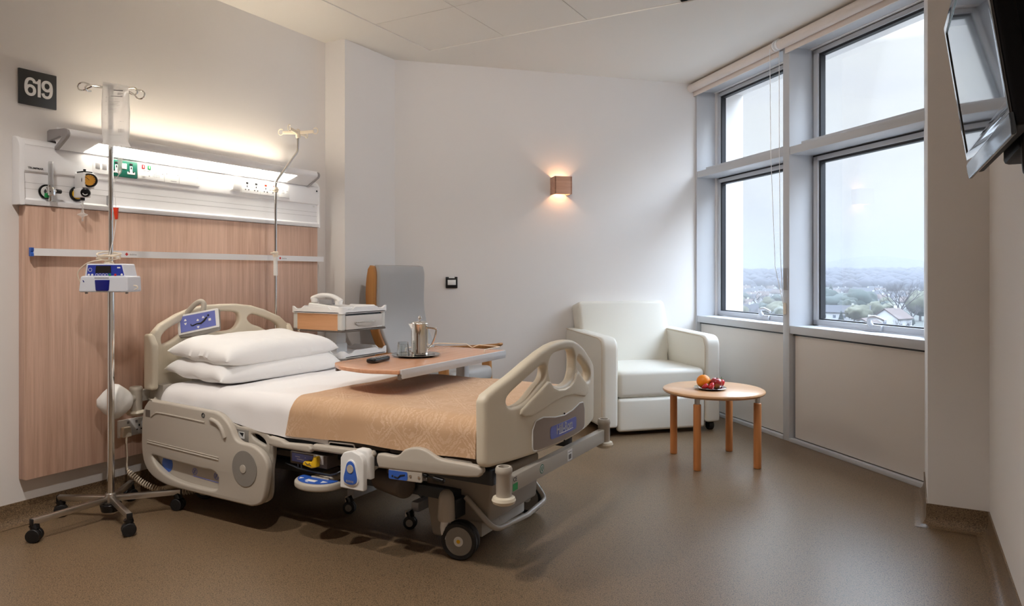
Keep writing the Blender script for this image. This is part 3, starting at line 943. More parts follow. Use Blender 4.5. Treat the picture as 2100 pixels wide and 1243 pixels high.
# oxygen flowmeter
fm = thing('oxygen_flowmeter', 'oxygen flowmeter with clear graduated tube on the trunking', 'flowmeter', (.05, 1.79, 1.53))
m = M(); m.cyl((.05, 1.795, 1.535), (.058, 1.795, 1.535), .034, seg=32, bev=.002); part('wall_plate', m, 'black_plastic', fm)
m = M(); m.cyl((.056, 1.795, 1.535), (.061, 1.795, 1.535), .026, seg=32); part('terminal_ring', m, 'white_plastic', fm)
m = M(); m.cyl((.06, 1.795, 1.535), (.075, 1.795, 1.535), .014, seg=24); part('probe', m, 'dark_metal', fm)
m = M(); m.span((.073, 1.783, 1.515), (.103, 1.811, 1.556), .003); m.cyl((.088, 1.797, 1.556), (.088, 1.797, 1.562), .013, seg=20); m.cyl((.09, 1.811, 1.538), (.09, 1.822, 1.538), .006, seg=14)
m.cyl((.088, 1.797, 1.49), (.088, 1.797, 1.516), .008, seg=16); part('valve_body', m, 'chrome', fm)
m = M(); m.cyl((.088, 1.797, 1.561), (.088, 1.797, 1.675), .0105, seg=20, bev=.003); part('flow_tube', m, 'clear_tube', fm, 'clear graduated flow tube')
m = M()
for k in range(14): m.cyl((.088, 1.797, 1.572 + .007 * k), (.088, 1.797, 1.5728 + .007 * k), .0109, seg=16)
m.sphere((.088, 1.797, 1.567), .0045, 10); part('scale_marks', m, 'grey_ink', fm)
m = M(); m.cyl((.09, 1.820, 1.538), (.09, 1.842, 1.538), .010, seg=20, bev=.002); part('control_knob', m, 'black_rubber', fm)
m = M(); m.box((.078, 1.784, 1.516), (.012, .016, .022), .003); part('hose_tail', m, 'green', fm)

# suction regulator
vr = thing('suction_regulator', 'white suction regulator with amber round gauge on the trunking', 'regulator', (.05, 1.95, 1.54))
m = M(); m.cyl((.05, 1.935, 1.538), (.058, 1.935, 1.538), .036, seg=32, bev=.002); part('wall_plate', m, 'black_plastic', vr)
m = M(); m.cyl((.057, 1.935, 1.538), (.061, 1.935, 1.538), .025, seg=32); part('yellow_ring', m, 'yellow', vr)
m = M(); m.span((.06, 1.918, 1.562), (.135, 1.975, 1.638), .006); m.span((.06, 1.914, 1.519), (.125, 1.962, 1.563), .004)
part('body', m, 'white_plastic', vr)
GA = Vector((.80, -.60, 0))
m = M(); m.box((.10, 1.945, 1.641), (.05, .05, .008), .003); m.cyl((.10, 1.945, 1.643), (.10, 1.945, 1.657), .006, seg=12); part('top_selector', m, 'black_plastic', vr)
gc = Vector((.132, 1.952, 1.601))
m = M(); m.cyl(gc, gc + GA * .016, .034, seg=36, bev=.003); part('gauge_rim', m, 'black_plastic', vr)
m = M(); m.cyl(gc + GA * .0155, gc + GA * .0170, .0255, seg=36); part('gauge_dial', m, 'amber', vr, 'amber gauge face')
m = M()
side = Vector((.6, .8, 0))
for k in range(11):
    a = R(-40 + 26 * k); d_ = side * math.cos(a) + Vector((0, 0, 1)) * math.sin(a)
    m.cyl(gc + GA * .0172 + d_ * .020, gc + GA * .0172 + d_ * .0255, .0009, seg=6)
m.cyl(gc + GA * .0174, gc + GA * .0174 + (side * -.7 + Vector((0, 0, .7))) * .022, .0011, seg=6)
part('dial_marks', m, 'dark_ink', vr)
m = M(); kc = Vector((.118, 1.942, 1.540)); m.cyl(kc, kc + GA * .026, .021, seg=28, bev=.004); part('vacuum_knob', m, 'black_plastic', vr)
m = M(); m.tube([kc + GA * .0268 + (side * math.cos(R(a)) + Vector((0, 0, 1)) * math.sin(R(a))) * .011 for a in range(200, 330, 14)], .0018, 6); part('knob_mark', m, 'white_ink', vr)
m = M(); m.cyl((.095, 1.938, 1.505), (.095, 1.938, 1.520), .010, seg=18); part('port_nut', m, 'black_plastic', vr)
m = M(); m.lathe([(0, 0), (.004, 0), (.004, -.018), (.0055, -.020), (.0055, -.028), (.004, -.030), (.005, -.052), (.009, -.060), (.022, -.066), (.022, -.070), (.009, -.076), (.004, -.080), (.004, -.100), (0, -.100)], (.095, 1.938, 1.505), seg=24)
part('suction_filter', m, 'clear_tube', vr, 'clear disc suction filter hanging below')

# equipment rail
er = thing('equipment_rail', 'white horizontal equipment rail across the oak panel', 'rail', (.06, 2.63, 1.233))
m = M(); m.prism([(.078, 1.234), (.092, 1.234), (.092, 1.268), (.078, 1.268)], 1.83, XZ(2.637), bev=.002)
part('rail_bar', m, 'trunking_white', er)
m = M()
for y_ in (1.80, 2.2, 2.65, 3.1, 3.48): m.cyl((.060, y_, 1.251), (.080, y_, 1.251), .010, seg=14)
part('standoffs', m, 'steel', er)
m = M(); m.prism([(.074, 1.231), (.094, 1.231), (.094, 1.244), (.088, 1.250), (.094, 1.257), (.094, 1.271), (.074, 1.271)], .012, XZ(1.716), bev=.001); part('end_cap', m, 'blue_bright', er, 'blue end cap')
for y_ in (2.160, 3.168):
    m = M(); m.box((.0925, y_, 1.251), (.0006, .0125, .0125), rot=Matrix.Rotation(R(45), 3, 'X')); part('logo', m, 'red', er, 'small red diamond mark')
    m = M(); m.text('dedriva', .013, frame_mx((.0922, y_ + .034, 1.250), (0, 1, 0), (0, 0, 1)), .0002); part('logo_text', m, 'grey_ink', er)

# double socket low on the panel, with the bed's plug and coiled lead
ds = thing('wall_socket', 'white double mains socket low on the oak panel', 'socket', (.06, 2.20, .315))
m = M(); m.span((.060, 2.128, .313), (.072, 2.276, .402), .003); part('faceplate', m, 'white_plastic', ds)
for y_ in (2.165, 2.240): uk_socket(ds, y_, .350, .0722)
m = M()
for y_ in (2.18, 2.225): m.span((.072, y_ - .006, .378), (.0745, y_ + .006, .392), .0008)
part('switches', m, 'grey_ink', ds)
pl = thing('power_lead', 'cream mains plug with coiled lead hanging to the floor', 'power cable', (.09, 2.16, .01))
m = M(); m.prism(rpoly([(-.025, -.024, .006), (.025, -.024, .006), (.02, .028, .01), (-.02, .028, .01)]), .026, frame_mx((.086, 2.160, .340), (0, 1, 0), (0, 0, 1)), bev=.004)
m.cyl((.09, 2.160, .318), (.09, 2.160, .285), .006, .0045, seg=14)
part('plug', m, 'pole_cream', pl)
path = smooth([(.09, 2.160, .288), (.10, 2.158, .22), (.115, 2.150, .16), (.15, 2.165, .12), (.21, 2.20, .075), (.29, 2.255, .040), (.36, 2.32, .035), (.41, 2.40, .05), (.44, 2.50, .09)], 24, False)
L = [0]
for a_, b_ in zip(path, path[1:]): L.append(L[-1] + (b_ - a_).length)
pts = []
for i, p in enumerate(path):
    T_ = (path[min(i + 1, len(path) - 1)] - path[max(i - 1, 0)]).normalized()
    N_ = T_.orthogonal().normalized() if i == 0 else (N_ - T_ * N_.dot(T_)).normalized()
    B_ = T_.cross(N_)
    for sub in range(3):
        k = min(i + sub / 3, len(path) - 1.001); i0 = int(k); f_ = k - i0
        pp = path[i0].lerp(path[i0 + 1], f_); s_ = L[i0] + (L[i0 + 1] - L[i0]) * f_
        amp = .0125 * min(1, max(0, (s_ - .13) / .03)) * min(1, max(0, (L[-1] - s_) / .05))
        ph = 2 * PI * s_ / .0125
        pts.append(pp + (N_ * math.cos(ph) + B_ * math.sin(ph)) * amp)
m = M(); m.tube(pts, .0036, 6); part('coiled_lead', m, 'cream_cord', pl)

# ------------------------------------------------------------------ drip stand
PXY = (.315, 1.945)
iv = thing('drip_stand', 'chrome drip stand on five black castors beside the bed head', 'drip stand', (*PXY, 0))
m = M(); m.cyl((*PXY, .085), (*PXY, 1.14), .0155, seg=28); part('lower_pole', m, 'chrome', iv)
m = M(); m.cyl((*PXY, 1.10), (*PXY, 2.02), .0105, seg=24); part('upper_pole', m, 'chrome', iv)
m = M(); m.cyl((*PXY, .075), (*PXY, .125), .024, seg=28, bev=.003); part('hub', m, 'steel', iv)
m = M(); m.cyl((*PXY, .040), (*PXY, .076), .040, .046, seg=28, bev=.004); part('hub_weight', m, 'black_plastic', iv)
def caster(parent, x, y, r, ang, forkmat, wheelmat, hub=None, zt=None, w=.020):
    f = M()
    d = Vector((math.cos(ang), math.sin(ang), 0)); sd = Vector((-d.y, d.x, 0))
    c_ = Vector((x, y, r))
    f.cyl((x, y, r * 1.6), (x, y, zt or r * 2.6), r * .28, seg=14)
    f.tube([c_ + Vector((0, 0, r * .9)) + d * (r * .1), c_ + Vector((0, 0, r * 1.35)), c_ + Vector((0, 0, r * 1.7)) - d * (r * .2)], r * .55, 10, flat=(1, 1.2))
    p_ = part('caster_fork', f, forkmat, parent)
    wob = M()
    for k in (-1, 1):
        wob.cyl(c_ + sd * (k * w * .12), c_ + sd * (k * w), r, seg=28, bev=r * .12)
    p2 = part('caster_wheel', wob, wheelmat, parent)
    if hub:
        h = M()
        for k in (-1, 1): h.cyl(c_ + sd * (k * w * .9), c_ + sd * (k * w * 1.08), r * .55, seg=24)
        part('wheel_cap', h, hub, parent)
for ang, rr, ca_ in ((-92, .325, 35), (-17, .285, 65), (57, .285, 20), (131, .28, 100), (201, .262, 60)):
    a = R(ang); ex, ey = PXY[0] + rr * math.cos(a), PXY[1] + rr * math.sin(a)
    d = Vector((math.cos(a), math.sin(a), 0))
    p0 = Vector((*PXY, .098)) + d * .018; p1 = Vector((ex, ey, .088)) + d * .012
    m = M(); c_ = (p0 + p1) / 2; v = p1 - p0
    m.box(c_, (v.length, .022, .026), .003, rot=Vector((1, 0, 0)).rotation_difference(v).to_matrix()); part('leg', m, 'steel', iv)
    m = M(); m.box((ex + d.x * .012, ey + d.y * .012, .087), (.008, .024, .028), .002, rot=Matrix.Rotation(a, 3, 'Z')); part('end_plug', m, 'black_rubber', iv)
    caster(iv, ex, ey, .029, R(ca_), 'black_plastic', 'black_rubber', None, .078, .022)
# hanger: two long loops and two curled hooks
m = M(); m.cyl((*PXY, 1.99), (*PXY, 2.035), .013, seg=20, bev=.002); part('collar', m, 'dark_metal', iv)
RV = Vector((.871, .491, 0)); FV = Vector((-.491, .871, 0)); UP = Vector((0, 0, 1)); P0 = Vector((*PXY, 2.018))
def P3(r_, f_, u_): return P0 + RV * r_ + FV * f_ + UP * u_
m = M()
m.tube(smooth([P3(-.01, 0, .0), P3(-.075, 0, .010), P3(-.108, 0, .024), P3(-.135, .0, .030), P3(-.153, .0, .018), P3(-.150, .0, -.002), P3(-.130, 0, -.006), P3(-.108, .002, .004), P3(-.090, .004, .014)], 6, False), .0038, 8); part('hook', m, 'chrome', iv)
m = M()
m.tube(smooth([P3(.01, 0, -.002), P3(.075, 0, -.010), P3(.108, 0, -.026), P3(.128, 0, -.046), P3(.150, 0, -.042), P3(.158, 0, -.022), P3(.144, 0, -.008), P3(.118, 0, -.006)], 6, False), .0038, 8); part('hook', m, 'chrome', iv)
m = M()
m.tube(smooth([P3(.005, .01, .004), P3(.02, .07, .014), P3(.04, .12, .004), P3(.052, .135, .018), P3(.046, .125, .038), P3(.02, .10, .030)], 6, False), .0038, 8); part('hook', m, 'chrome', iv)
m = M()
m.tube(smooth([P3(-.005, -.01, .0), P3(-.02, -.07, -.004), P3(-.03, -.12, -.014), P3(-.032, -.145, -.030), P3(-.030, -.135, -.044), P3(-.024, -.115, -.040)], 6, False), .0038, 8); part('hook', m, 'chrome', iv)

# infusion bag hanging in front of the pole
bg_ = thing('infusion_bag', 'clear plastic infusion bag hanging from the drip stand', 'infusion bag', tuple(P3(.045, -.03, -.27)))
BC = P3(.047, -.043, 0)
def bagf(u, v):
    z_ = .012 - .292 * v
    wdt = .060 + .004 * math.sin(PI * v) - .004 * math.exp(-((v - .93) / .06) ** 2) + .012 * max(0, (v - .90)) / .1
    th = .0235 * max(0.0, math.sin(PI * min(1, max(0, (v - .05) / .90)))) ** .55
    a = 2 * PI * u
    x_ = math.cos(a); y_ = math.sin(a)
    xx = wdt * math.copysign(abs(x_) ** .7, x_); yy = th * math.copysign(abs(y_) ** .9, y_) + .0008 * y_ + .0035 * nz3(xx * 30, z_ * 22, 3) * math.sin(PI * v)
    z_ += -.030 * (xx / .06) * (1 - v) * .35
    return BC + RV * xx + FV * yy + UP * z_
m = M(); m.grid(48, 40, bagf, closed_u=True)
part('bag', m, 'bag_plastic', bg_, 'clear bag body')
m = M()
for dx in (-.006, .024): m.cyl(BC + RV * dx + UP * -.275, BC + RV * dx + UP * -.308, .0055, seg=12)
part('ports', m, 'clear_tube', bg_)
def bagpt(x_, z_):          # a spot on the front face of the bag
    v = (.012 - z_) / .292
    th = .0235 * math.sin(PI * min(1, max(0, (v - .05) / .90))) ** .55 if 0.05 < v < .95 else 0
    k = min(1, abs(x_) / .062)
    return BC + RV * x_ + FV * (-th * (1 - k ** 2.8) ** .5 - .0012) + UP * z_
def ink(m, x0, x1, z_, h): m.tube([bagpt(x0 + (x1 - x0) * k / 6, z_ - .010 * (x0 + (x1 - x0) * k / 6) / .06 * (.3 + z_)) for k in range(7)], h, 4)
m = M()
ink(m, -.002, .038, -.020, .0028); ink(m, .018, .040, -.034, .0012); ink(m, .018, .040, -.041, .0012); ink(m, -.012, .040, -.049, .0016)
for k in range(8): ink(m, -.036, -.030 - .002 * (k % 2), -.055 - .020 * k, .0007)
for k in range(9): ink(m, -.022, .030 - .006 * (k % 3), -.075 - .0062 * k, .0005)
for k in range(3): ink(m, -.026, -.004, -.188 - .006 * k, .0006)
ink(m, .030, .038, -.165, .0012); ink(m, .042, .048, -.166, .0012); ink(m, -.020, .035, -.228, .0006)
for k, wd in enumerate((1, 2, 1, 1, 3, 1, 2, 1, 1, 2)):
    m.tube([bagpt(.022 + .0027 * k, -.200), bagpt(.022 + .0027 * k, -.216)], .0004 * wd + .0002, 4)
part('print', m, 'grey_ink', bg_, 'grey printed text and barcode')
# drip line with chamber and red clamp
gl_ = thing('drip_line', 'thin clear drip tube with red clamp running down to the pump', 'drip tube', tuple(P3(.05, -.03, -.7)))
m = M()
Q = BC + RV * .024 + UP * -.305
m.lathe([(0, 0), (.004, 0), (.004, -.014), (.010, -.022), (.0105, -.026), (.0105, -.030), (.0095, -.032), (.0095, -.088), (.006, -.098), (.003, -.102), (0, -.102)], Q, (.06, .036, 1.0), seg=20)
part('drip_chamber', m, 'clear_tube', gl_, 'clear drip chamber')
Q2 = Q - Vector((.06, .036, 1.0)).normalized() * .10
tub = smooth([Q2, P3(.036, -.034, -.45), P3(.040, -.032, -.52), P3(.042, -.032, -.575), P3(.040, -.032, -.64), P3(.028, -.030, -.71), P3(.016, -.028, -.75), P3(.008, -.030, -.80)], 8, False)
m = M(); m.tube(tub, .0017, 8); part('tube', m, 'white_plastic', gl_)
m = M(); c_ = P3(.042, -.033, -.587); m.prism([(-.011, .027), (.011, .027), (.008, -.026), (-.001, -.028)], .012, frame_mx(c_, RV, UP), bev=.002); part('roller_clamp', m, 'orange_red', gl_, 'red roller clamp')

# infusion pump clamped to the pole
ip = thing('infusion_pump', 'white and blue infusion pump clamped on the drip stand pole', 'infusion pump', tuple(P3(0, -.06, -.955)))
PF = frame_mx(P3(.020, -.03, -.885), RV, UP)      # local x right, y up, z towards the viewer
def PB(x, y, z): return PF @ Vector((x, y, z))
m = M()
m.prism(rpoly([(-.110, -.066, .010), (.115, -.066, .010), (.112, .008, .010), (-.100, .008, .012)]), .12, PF @ Matrix.Translation((0, 0, .012)), bev=.006)
m.prism(rpoly([(-.088, .0, .005), (.100, .0, .005), (.086, .064, .008), (-.080, .064, .008)]), .105, PF @ Matrix.Translation((0, 0, .010)), bev=.005)
part('housing', m, 'pump_white', ip)
m = M(); m.prism(rpoly([(-.076, .010, .004), (.094, .010, .004), (.082, .058, .004), (-.070, .058, .004)]), .003, PF @ Matrix.Translation((0, 0, .0630))); part('control_fascia', m, 'blue_pump', ip, 'blue control fascia')
m = M(); m.prism(rpoly([(-.036, .022, .002), (.036, .022, .002), (.034, .054, .002), (-.033, .054, .002)]), .003, PF @ Matrix.Translation((0, 0, .0645))); part('display', m, 'black_gloss', ip, 'dark display')
m = M()
for k, x in enumerate((-.066, -.050)): m.cyl(PB(x, .013, .064), PB(x, .013, .067), .005, seg=14, bev=.001)
m.cyl(PB(.084, .014, .064), PB(.084, .014, .067), .005, seg=14, bev=.001)
part('white_keys', m, 'white_plastic', ip)
m = M()
for k, x in enumerate((-.030, -.015, 0, .015)): m.torus(PB(x, .013, .065), .0055, .0009, PF.to_3x3() @ Vector((0, 0, 1)), 16, 5)
m.box(PB(.070, .046, .0648), (.014, .006, .001), rot=PF.to_3x3()); m.torus(PB(-.060, .036, .0648), .008, .001, PF.to_3x3() @ Vector((0, 0, 1)), 16, 5)
part('key_rings', m, 'white_ink', ip)
m = M(); m.cyl(PB(.030, .013, .064), PB(.030, .013, .067), .0055, seg=14, bev=.001); part('start_key', m, 'green', ip, 'green key')
m = M(); m.cyl(PB(.055, .013, .064), PB(.055, .013, .067), .0055, seg=14, bev=.001); part('stop_key', m, 'red', ip, 'red key')
m = M(); m.prism(rpoly([(-.030, -.060, .008), (.029, -.060, .008), (.033, -.010, .003), (-.034, -.010, .003)]), .012, PF @ Matrix.Translation((0, 0, .070)), bev=.003); part('door_latch', m, 'blue_deep', ip, 'dark blue door latch')
m = M(); m.box(PB(-.086, -.016, .0725), (.004, .010, .001), rot=PF.to_3x3() @ Matrix.Rotation(R(30), 3, 'Z'))
part('emblem', m, 'blue_deep', ip)
m = M()
for k in range(12): m.box(PB(-.034 + .0055 * k, -.001, .0722), (.004, .003, .001), rot=PF.to_3x3())
part('scale_strip', m, 'dark_ink', ip)
m = M()
for x in (-.098, .088): m.cyl(PB(x, -.066, .03), PB(x, -.074, .03), .006, seg=12)
m.box(PB(-.102, .03, .0), (.02, .012, .012), .003, rot=PF.to_3x3())
part('feet', m, 'grey_plastic', ip)
m = M(); m.cyl(PB(-.012, .064, .0), PB(-.012, .078, .0), .022, .016, seg=20, bev=.003); m.box(PB(-.015, .03, -.052), (.05, .06, .03), .005, rot=PF.to_3x3()); part('clamp', m, 'pole_cream', ip)
# coiled lead resting on top of the pump
lc = thing('pump_lead', 'pale coiled lead looped around the pole above the pump', 'cable', tuple(PB(-.01, .07, 0)))
pts = []
for k in range(0, 4 * 28):
    a = 2 * PI * k / 28; tw = k / 28
    rx = .052 - .003 * math.sin(tw * 2.1); ry = .034 + .004 * math.cos(tw * 1.7)
    pts.append(PB(-.012 + rx * math.cos(a) + .003 * math.sin(tw * 3), .088 + .006 * tw + .010 * math.sin(a + tw), ry * math.sin(a)))
tail = smooth([pts[0], PB(.02, .085, .02), PB(-.055, .078, .030), PB(-.105, .06, .03), PB(-.138, .02, .03), PB(-.128, -.025, .02), PB(-.105, -.044, .01)], 7, False)
m = M(); m.tube(pts, .0032, 8); part('coil', m, 'cream_cord', lc)
m = M(); m.tube(tail[6:], .0026, 8); part('cable', m, 'cream_cord', lc)
m = M(); m.tube(smooth([PB(.112, -.036, .02), PB(.128, -.038, .02), PB(.132, -.048, .02), PB(.118, -.055, .02)], 5, False), .0024, 8)
part('cable', m, 'cream_cord', lc)
# ------------------------------------------------------------------ hospital bed (head towards the oak panel)
YC = 2.655
bed = thing('hospital_bed', 'adjustable hospital bed with cream head, foot and side boards', 'hospital bed', (1.25, YC, 0))
def mirror(pts, c=YC): return list(pts) + [(2 * c - a, b) for a, b in reversed(pts)]
CUTS = [YC + .02 * k for k in range(-26, 27)]
# footboard
half = [(2.152, .448), (2.150, .690), (2.166, .714), (2.215, .738), (2.289, .768), (2.386, .812), (2.470, .844), (2.540, .863), (2.600, .871), (2.655, .873)]
fo = mirror(half[:-1]); fo.insert(len(half) - 1, half[-1])
fo = [tuple(p) for p in rpoly([(p[0], p[1], .03 if i in (0, 1, len(fo) - 1, len(fo) - 2) else 0) for i, p in enumerate(fo)])]
h1 = [tuple(p) for p in smooth([(2.262, .676), (2.275, .698), (2.330, .728), (2.440, .776), (2.487, .788), (2.503, .765), (2.485, .733), (2.441, .708), (2.366, .663), (2.312, .652), (2.276, .656)], 4)]
h2 = [tuple(p) for p in smooth([(2.532, .790), (2.556, .820), (2.600, .830), (2.655, .832), (2.710, .830), (2.754, .820), (2.778, .790), (2.775, .745), (2.748, .704), (2.700, .688), (2.655, .685), (2.610, .688), (2.562, .704), (2.535, .745)], 4)]
h3 = [(2 * YC - a, b) for a, b in h1]
def bowf(k, w=.5):
    def f(co): return Vector((co.x, co.y, co.z + k * (1 - ((co.x - YC) / w) ** 2)))
    return f
XFT = 2.225
m = M(); m.prism(fo, .044, YZ(XFT), holes=(h1, h2, h3), bev=.014, res=3, cuts=CUTS, fn=bowf(.075))
fb = part('footboard', m, 'bed_cream', bed, angle=55)
crest = [(2.300, .650), (2.335, .640), (2.372, .650), (2.440, .695), (2.500, .725), (2.518, .790), (2.530, .84)]
low = [(2.320, .622), (2.40, .630), (2.52, .662), (2.655, .672)]
cr_ = [(2.335, .634), (2.40, .668), (2.470, .702), (2.512, .722), (2.530, .716), (2.556, .692), (2.600, .676), (2.655, .672)]
cr2 = [(2.655, .640), (2.560, .634), (2.460, .612), (2.400, .600), (2.350, .606), (2.330, .618)]
cpoly = cr_ + [(2 * YC - a, b) for a, b in reversed(cr_[:-1])] + [(2 * YC - a, b) for a, b in reversed(cr2[1:])] + cr2
m = M(); m.prism(cpoly, .016, YZ(XFT + .022), bev=.006, cuts=CUTS, fn=bowf(.075)); part('moulding', m, 'bed_cream', fb, angle=55)
pp = [(2.405, .462), (2.405, .545), (2.425, .578), (2.48, .583), (2.57, .568), (2.655, .562), (2.74, .568), (2.83, .583), (2.885, .578), (2.905, .545), (2.905, .462)]
pp = [tuple(p) for p in rpoly([(a, b, .02) for a, b in pp], 4)]
m = M(); m.prism(pp, .004, YZ(XFT + .0235), cuts=CUTS, fn=bowf(.075)); part('inlay_panel', m, 'bed_taupe', fb, 'taupe inset panel')
m = M(); pr_ = [(a, b) for a, b in pp]
m.tube([(XFT + .0245 + .075 * (1 - ((a - YC) / .5) ** 2), a, b) for a, b in pp], .0028, 6, closed=True); part('inlay_rim', m, 'label_paper', fb)
bd = rpoly([(2.530, .484, .016), (2.782, .484, .016), (2.782, .536, .016), (2.530, .536, .016)])
m = M(); m.prism(bd, .002, YZ(XFT + .0262), cuts=CUTS, fn=bowf(.075)); bg2 = part('badge', m, 'blue_lilac', fb, 'blue maker badge')
m = M()
tm = M(); tm.text('Hill-Rom', .050, YZ(0), .0004, .0016)
for v in tm.bm.verts:
    y_ = 2.656 + v.co.y * .86; v.co = Vector((XFT + .0278 + .075 * (1 - ((y_ - YC) / .5) ** 2), y_, .513 + v.co.z))
me_ = bpy.data.meshes.new('t'); tm.bm.to_mesh(me_); m.bm.from_mesh(me_); bpy.data.meshes.remove(me_)
m.tube([(XFT + .0276 + .075 * (1 - ((y_ - YC) / .5) ** 2), y_, .4945) for y_ in (2.60, 2.65, 2.70, 2.74)], .0012, 5)
part('badge_lettering', m, 'white_ink', fb)
m = M()
for z_ in (.569, .456): m.sphere((XFT + .100, YC, z_), .004, 8)
part('panel_screws', m, 'dark_ink', fb)
# headboard, same family, bowed towards the wall
hc = YC
half = [(2.188, .565), (2.188, .800), (2.198, .835), (2.262, .893), (2.370, .940), (2.455, .966), (2.555, .979), (2.655, .981)]
ho = mirror(half[:-1]); ho.insert(len(half) - 1, half[-1])
ho = [tuple(p) for p in rpoly([(p[0], p[1], .025) for p in ho], 4)]
k1 = [tuple(p) for p in smooth([(2.268, .800), (2.272, .835), (2.315, .868), (2.400, .902), (2.452, .914), (2.480, .902), (2.482, .884), (2.452, .856), (2.40, .838), (2.34, .806), (2.285, .790)], 4)]
k2 = [tuple(p) for p in smooth([(2.540, .905), (2.556, .928), (2.605, .938), (2.655, .940), (2.705, .938), (2.754, .928), (2.770, .905), (2.764, .868), (2.730, .836), (2.655, .828), (2.580, .836), (2.546, .868)], 4)]
k3 = [(2 * hc - a, b) for a, b in k1]
XH = .237
HSH = Matrix.Translation((0, -.014, 0))
m = M(); m.prism(ho, .040, YZ(XH), holes=(k1, k2, k3), bev=.013, res=3, cuts=CUTS, fn=bowf(-.045, .47)); m.bm.transform(HSH); hb = part('headboard', m, 'bed_cream', bed, angle=55)
for y_ in (2.205, 2 * YC - 2.205):
    m = M(); m.prism(rpoly([(.212, .566, .02), (.284, .566, .02), (.284, .795, .03), (.247, .848, .03), (.212, .848, .02)]), .040, XZ(y_ - .014), bev=.012); part('headboard_wing', m, 'bed_cream', hb, angle=55)
# decks, frame and legs
m = M(); m.span((.26, 2.235, .425), (1.10, 3.075, .468), .008); m.span((1.12, 2.235, .425), (1.72, 3.075, .468), .008); m.span((1.74, 2.235, .425), (2.19, 3.075, .468), .008); part('sleep_deck', m, 'taupe_dark', bed)
m = M()
for y_ in (2.30, 2.99): m.span((.30, y_ - .02, .345), (2.20, y_ + .02, .405), .004)
for x_ in (.45, 1.15, 1.80): m.span((x_ - .03, 2.30, .355), (x_ + .03, 3.0, .398), .004)
part('upper_frame', m, 'dark_metal', bed)
m = M()
for y_ in (2.44, 2.87): m.span((.40, y_ - .025, .205), (1.95, y_ + .025, .255), .004)
for x_ in (.44, 1.93): m.span((x_ - .04, 2.38, .15), (x_ + .04, 2.93, .23), .004)
part('lower_frame', m, 'dark_metal', bed)
m = M()
for xa, xb in ((.62, .95), (1.72, 1.42)):
    for y_ in (2.50, 2.81): m.tube([(xa, y_, .18), (xb, y_, .36)], .018, 10, flat=(1, 1.3))
part('lift_arms', m, 'dark_metal', bed)
m = M(); m.prism(rpoly([(1.775, .150, .01), (1.800, .035, .02), (1.905, .035, .02), (1.95, .120, .02), (2.085, .130, .02), (2.100, .338, .02), (1.765, .338, .02)]), .42, XZ(2.655), bev=.012); part('leg_cover', m, 'leg_taupe', bed)
m = M(); m.prism(rpoly([(.32, .150, .01), (.36, .06, .02), (.50, .06, .02), (.56, .20, .02), (.56, .338, .02), (.32, .338, .02)]), .42, XZ(2.655), bev=.012); part('leg_cover', m, 'leg_taupe', bed)
m = M(); m.span((1.955, 2.47, .06), (2.035, 2.84, .13), .004); m.cyl((2.0355, 2.62, .098), (2.0365, 2.62, .098), .010, seg=16); part('foot_bracket', m, 'bed_metal', bed)
m = M(); m.cyl((1.53, 2.43, .245), (1.73, 2.36, .252), .050, seg=28, bev=.012); m.cyl((1.63, 2.40, .25), (1.63, 2.40, .36), .03, seg=16); part('motor', m, 'taupe_dark', bed)
# castors
def big_caster(x, y, ang):
    d = Vector((math.cos(ang), math.sin(ang), 0)); sd = Vector((-d.y, d.x, 0))
    sx_ = x - .062 * d.x; sy_ = y - .062 * d.y
    m = M(); m.lathe([(0, .272), (.014, .270), (.026, .258), (.032, .240), (.036, .160), (.034, .150), (0, .150)], (sx_, sy_, 0), seg=28); h_ = part('caster_housing', m, 'bed_grey', bed)
    m = M()
    m.tube(smooth([Vector((sx_, sy_, .155)), Vector((sx_ - d.x * .004, sy_ - d.y * .004, .11)), Vector((x, y, .075)) - d * .052, Vector((x, y, .050)) - d * .030], 5, False), [.026] * 5 + [.025] * 5 + [.020] * 6, 12, flat=(.75, 1.0)); part('caster_fork', m, 'label_paper', bed)
    c_ = Vector((x, y, .076))
    m = M()
    for k in (-1, 1): m.lathe([(.058, .002), (.070, .002), (.076, .008), (.076, .020), (.070, .026), (.058, .024), (.058, .002)], c_, sd * k, seg=40)
    part('caster_tyre', m, 'black_rubber', bed)
    m = M()
    for k in (-1, 1): m.lathe([(0, .024), (.056, .024), (.060, .020), (.060, .002), (0, .002)], c_, sd * k, seg=40)
    hub = part('wheel_disc', m, 'wheel_grey', bed, 'grey wheel disc')
    m = M()
    for k in (-1, 1): m.cyl(c_ + sd * (k * .0235), c_ + sd * (k * .0255), .020, seg=24)
    part('hub_cap', m, 'label_paper', hub)
    m = M()
    for k in (-1, 1): m.cyl(c_ + sd * (k * .0250), c_ + sd * (k * .0262), .008, seg=16)
    part('hub_dot', m, 'yellow', hub)
for x_, y_, a_ in ((1.995, 2.372, 12), (1.975, 2.99, 10), (.43, 2.372, 12), (.43, 2.96, 160)): big_caster(x_, y_, R(a_))
# foot bar
m = M(); m.tube(rpath([(1.985, 2.425, .232), (2.125, 2.425, .118), (2.150, 2.66, .118), (2.125, 2.885, .118), (2.035, 2.885, .215)], .05, 6), .0115, 14); part('brake_bar', m, 'bed_metal', bed)
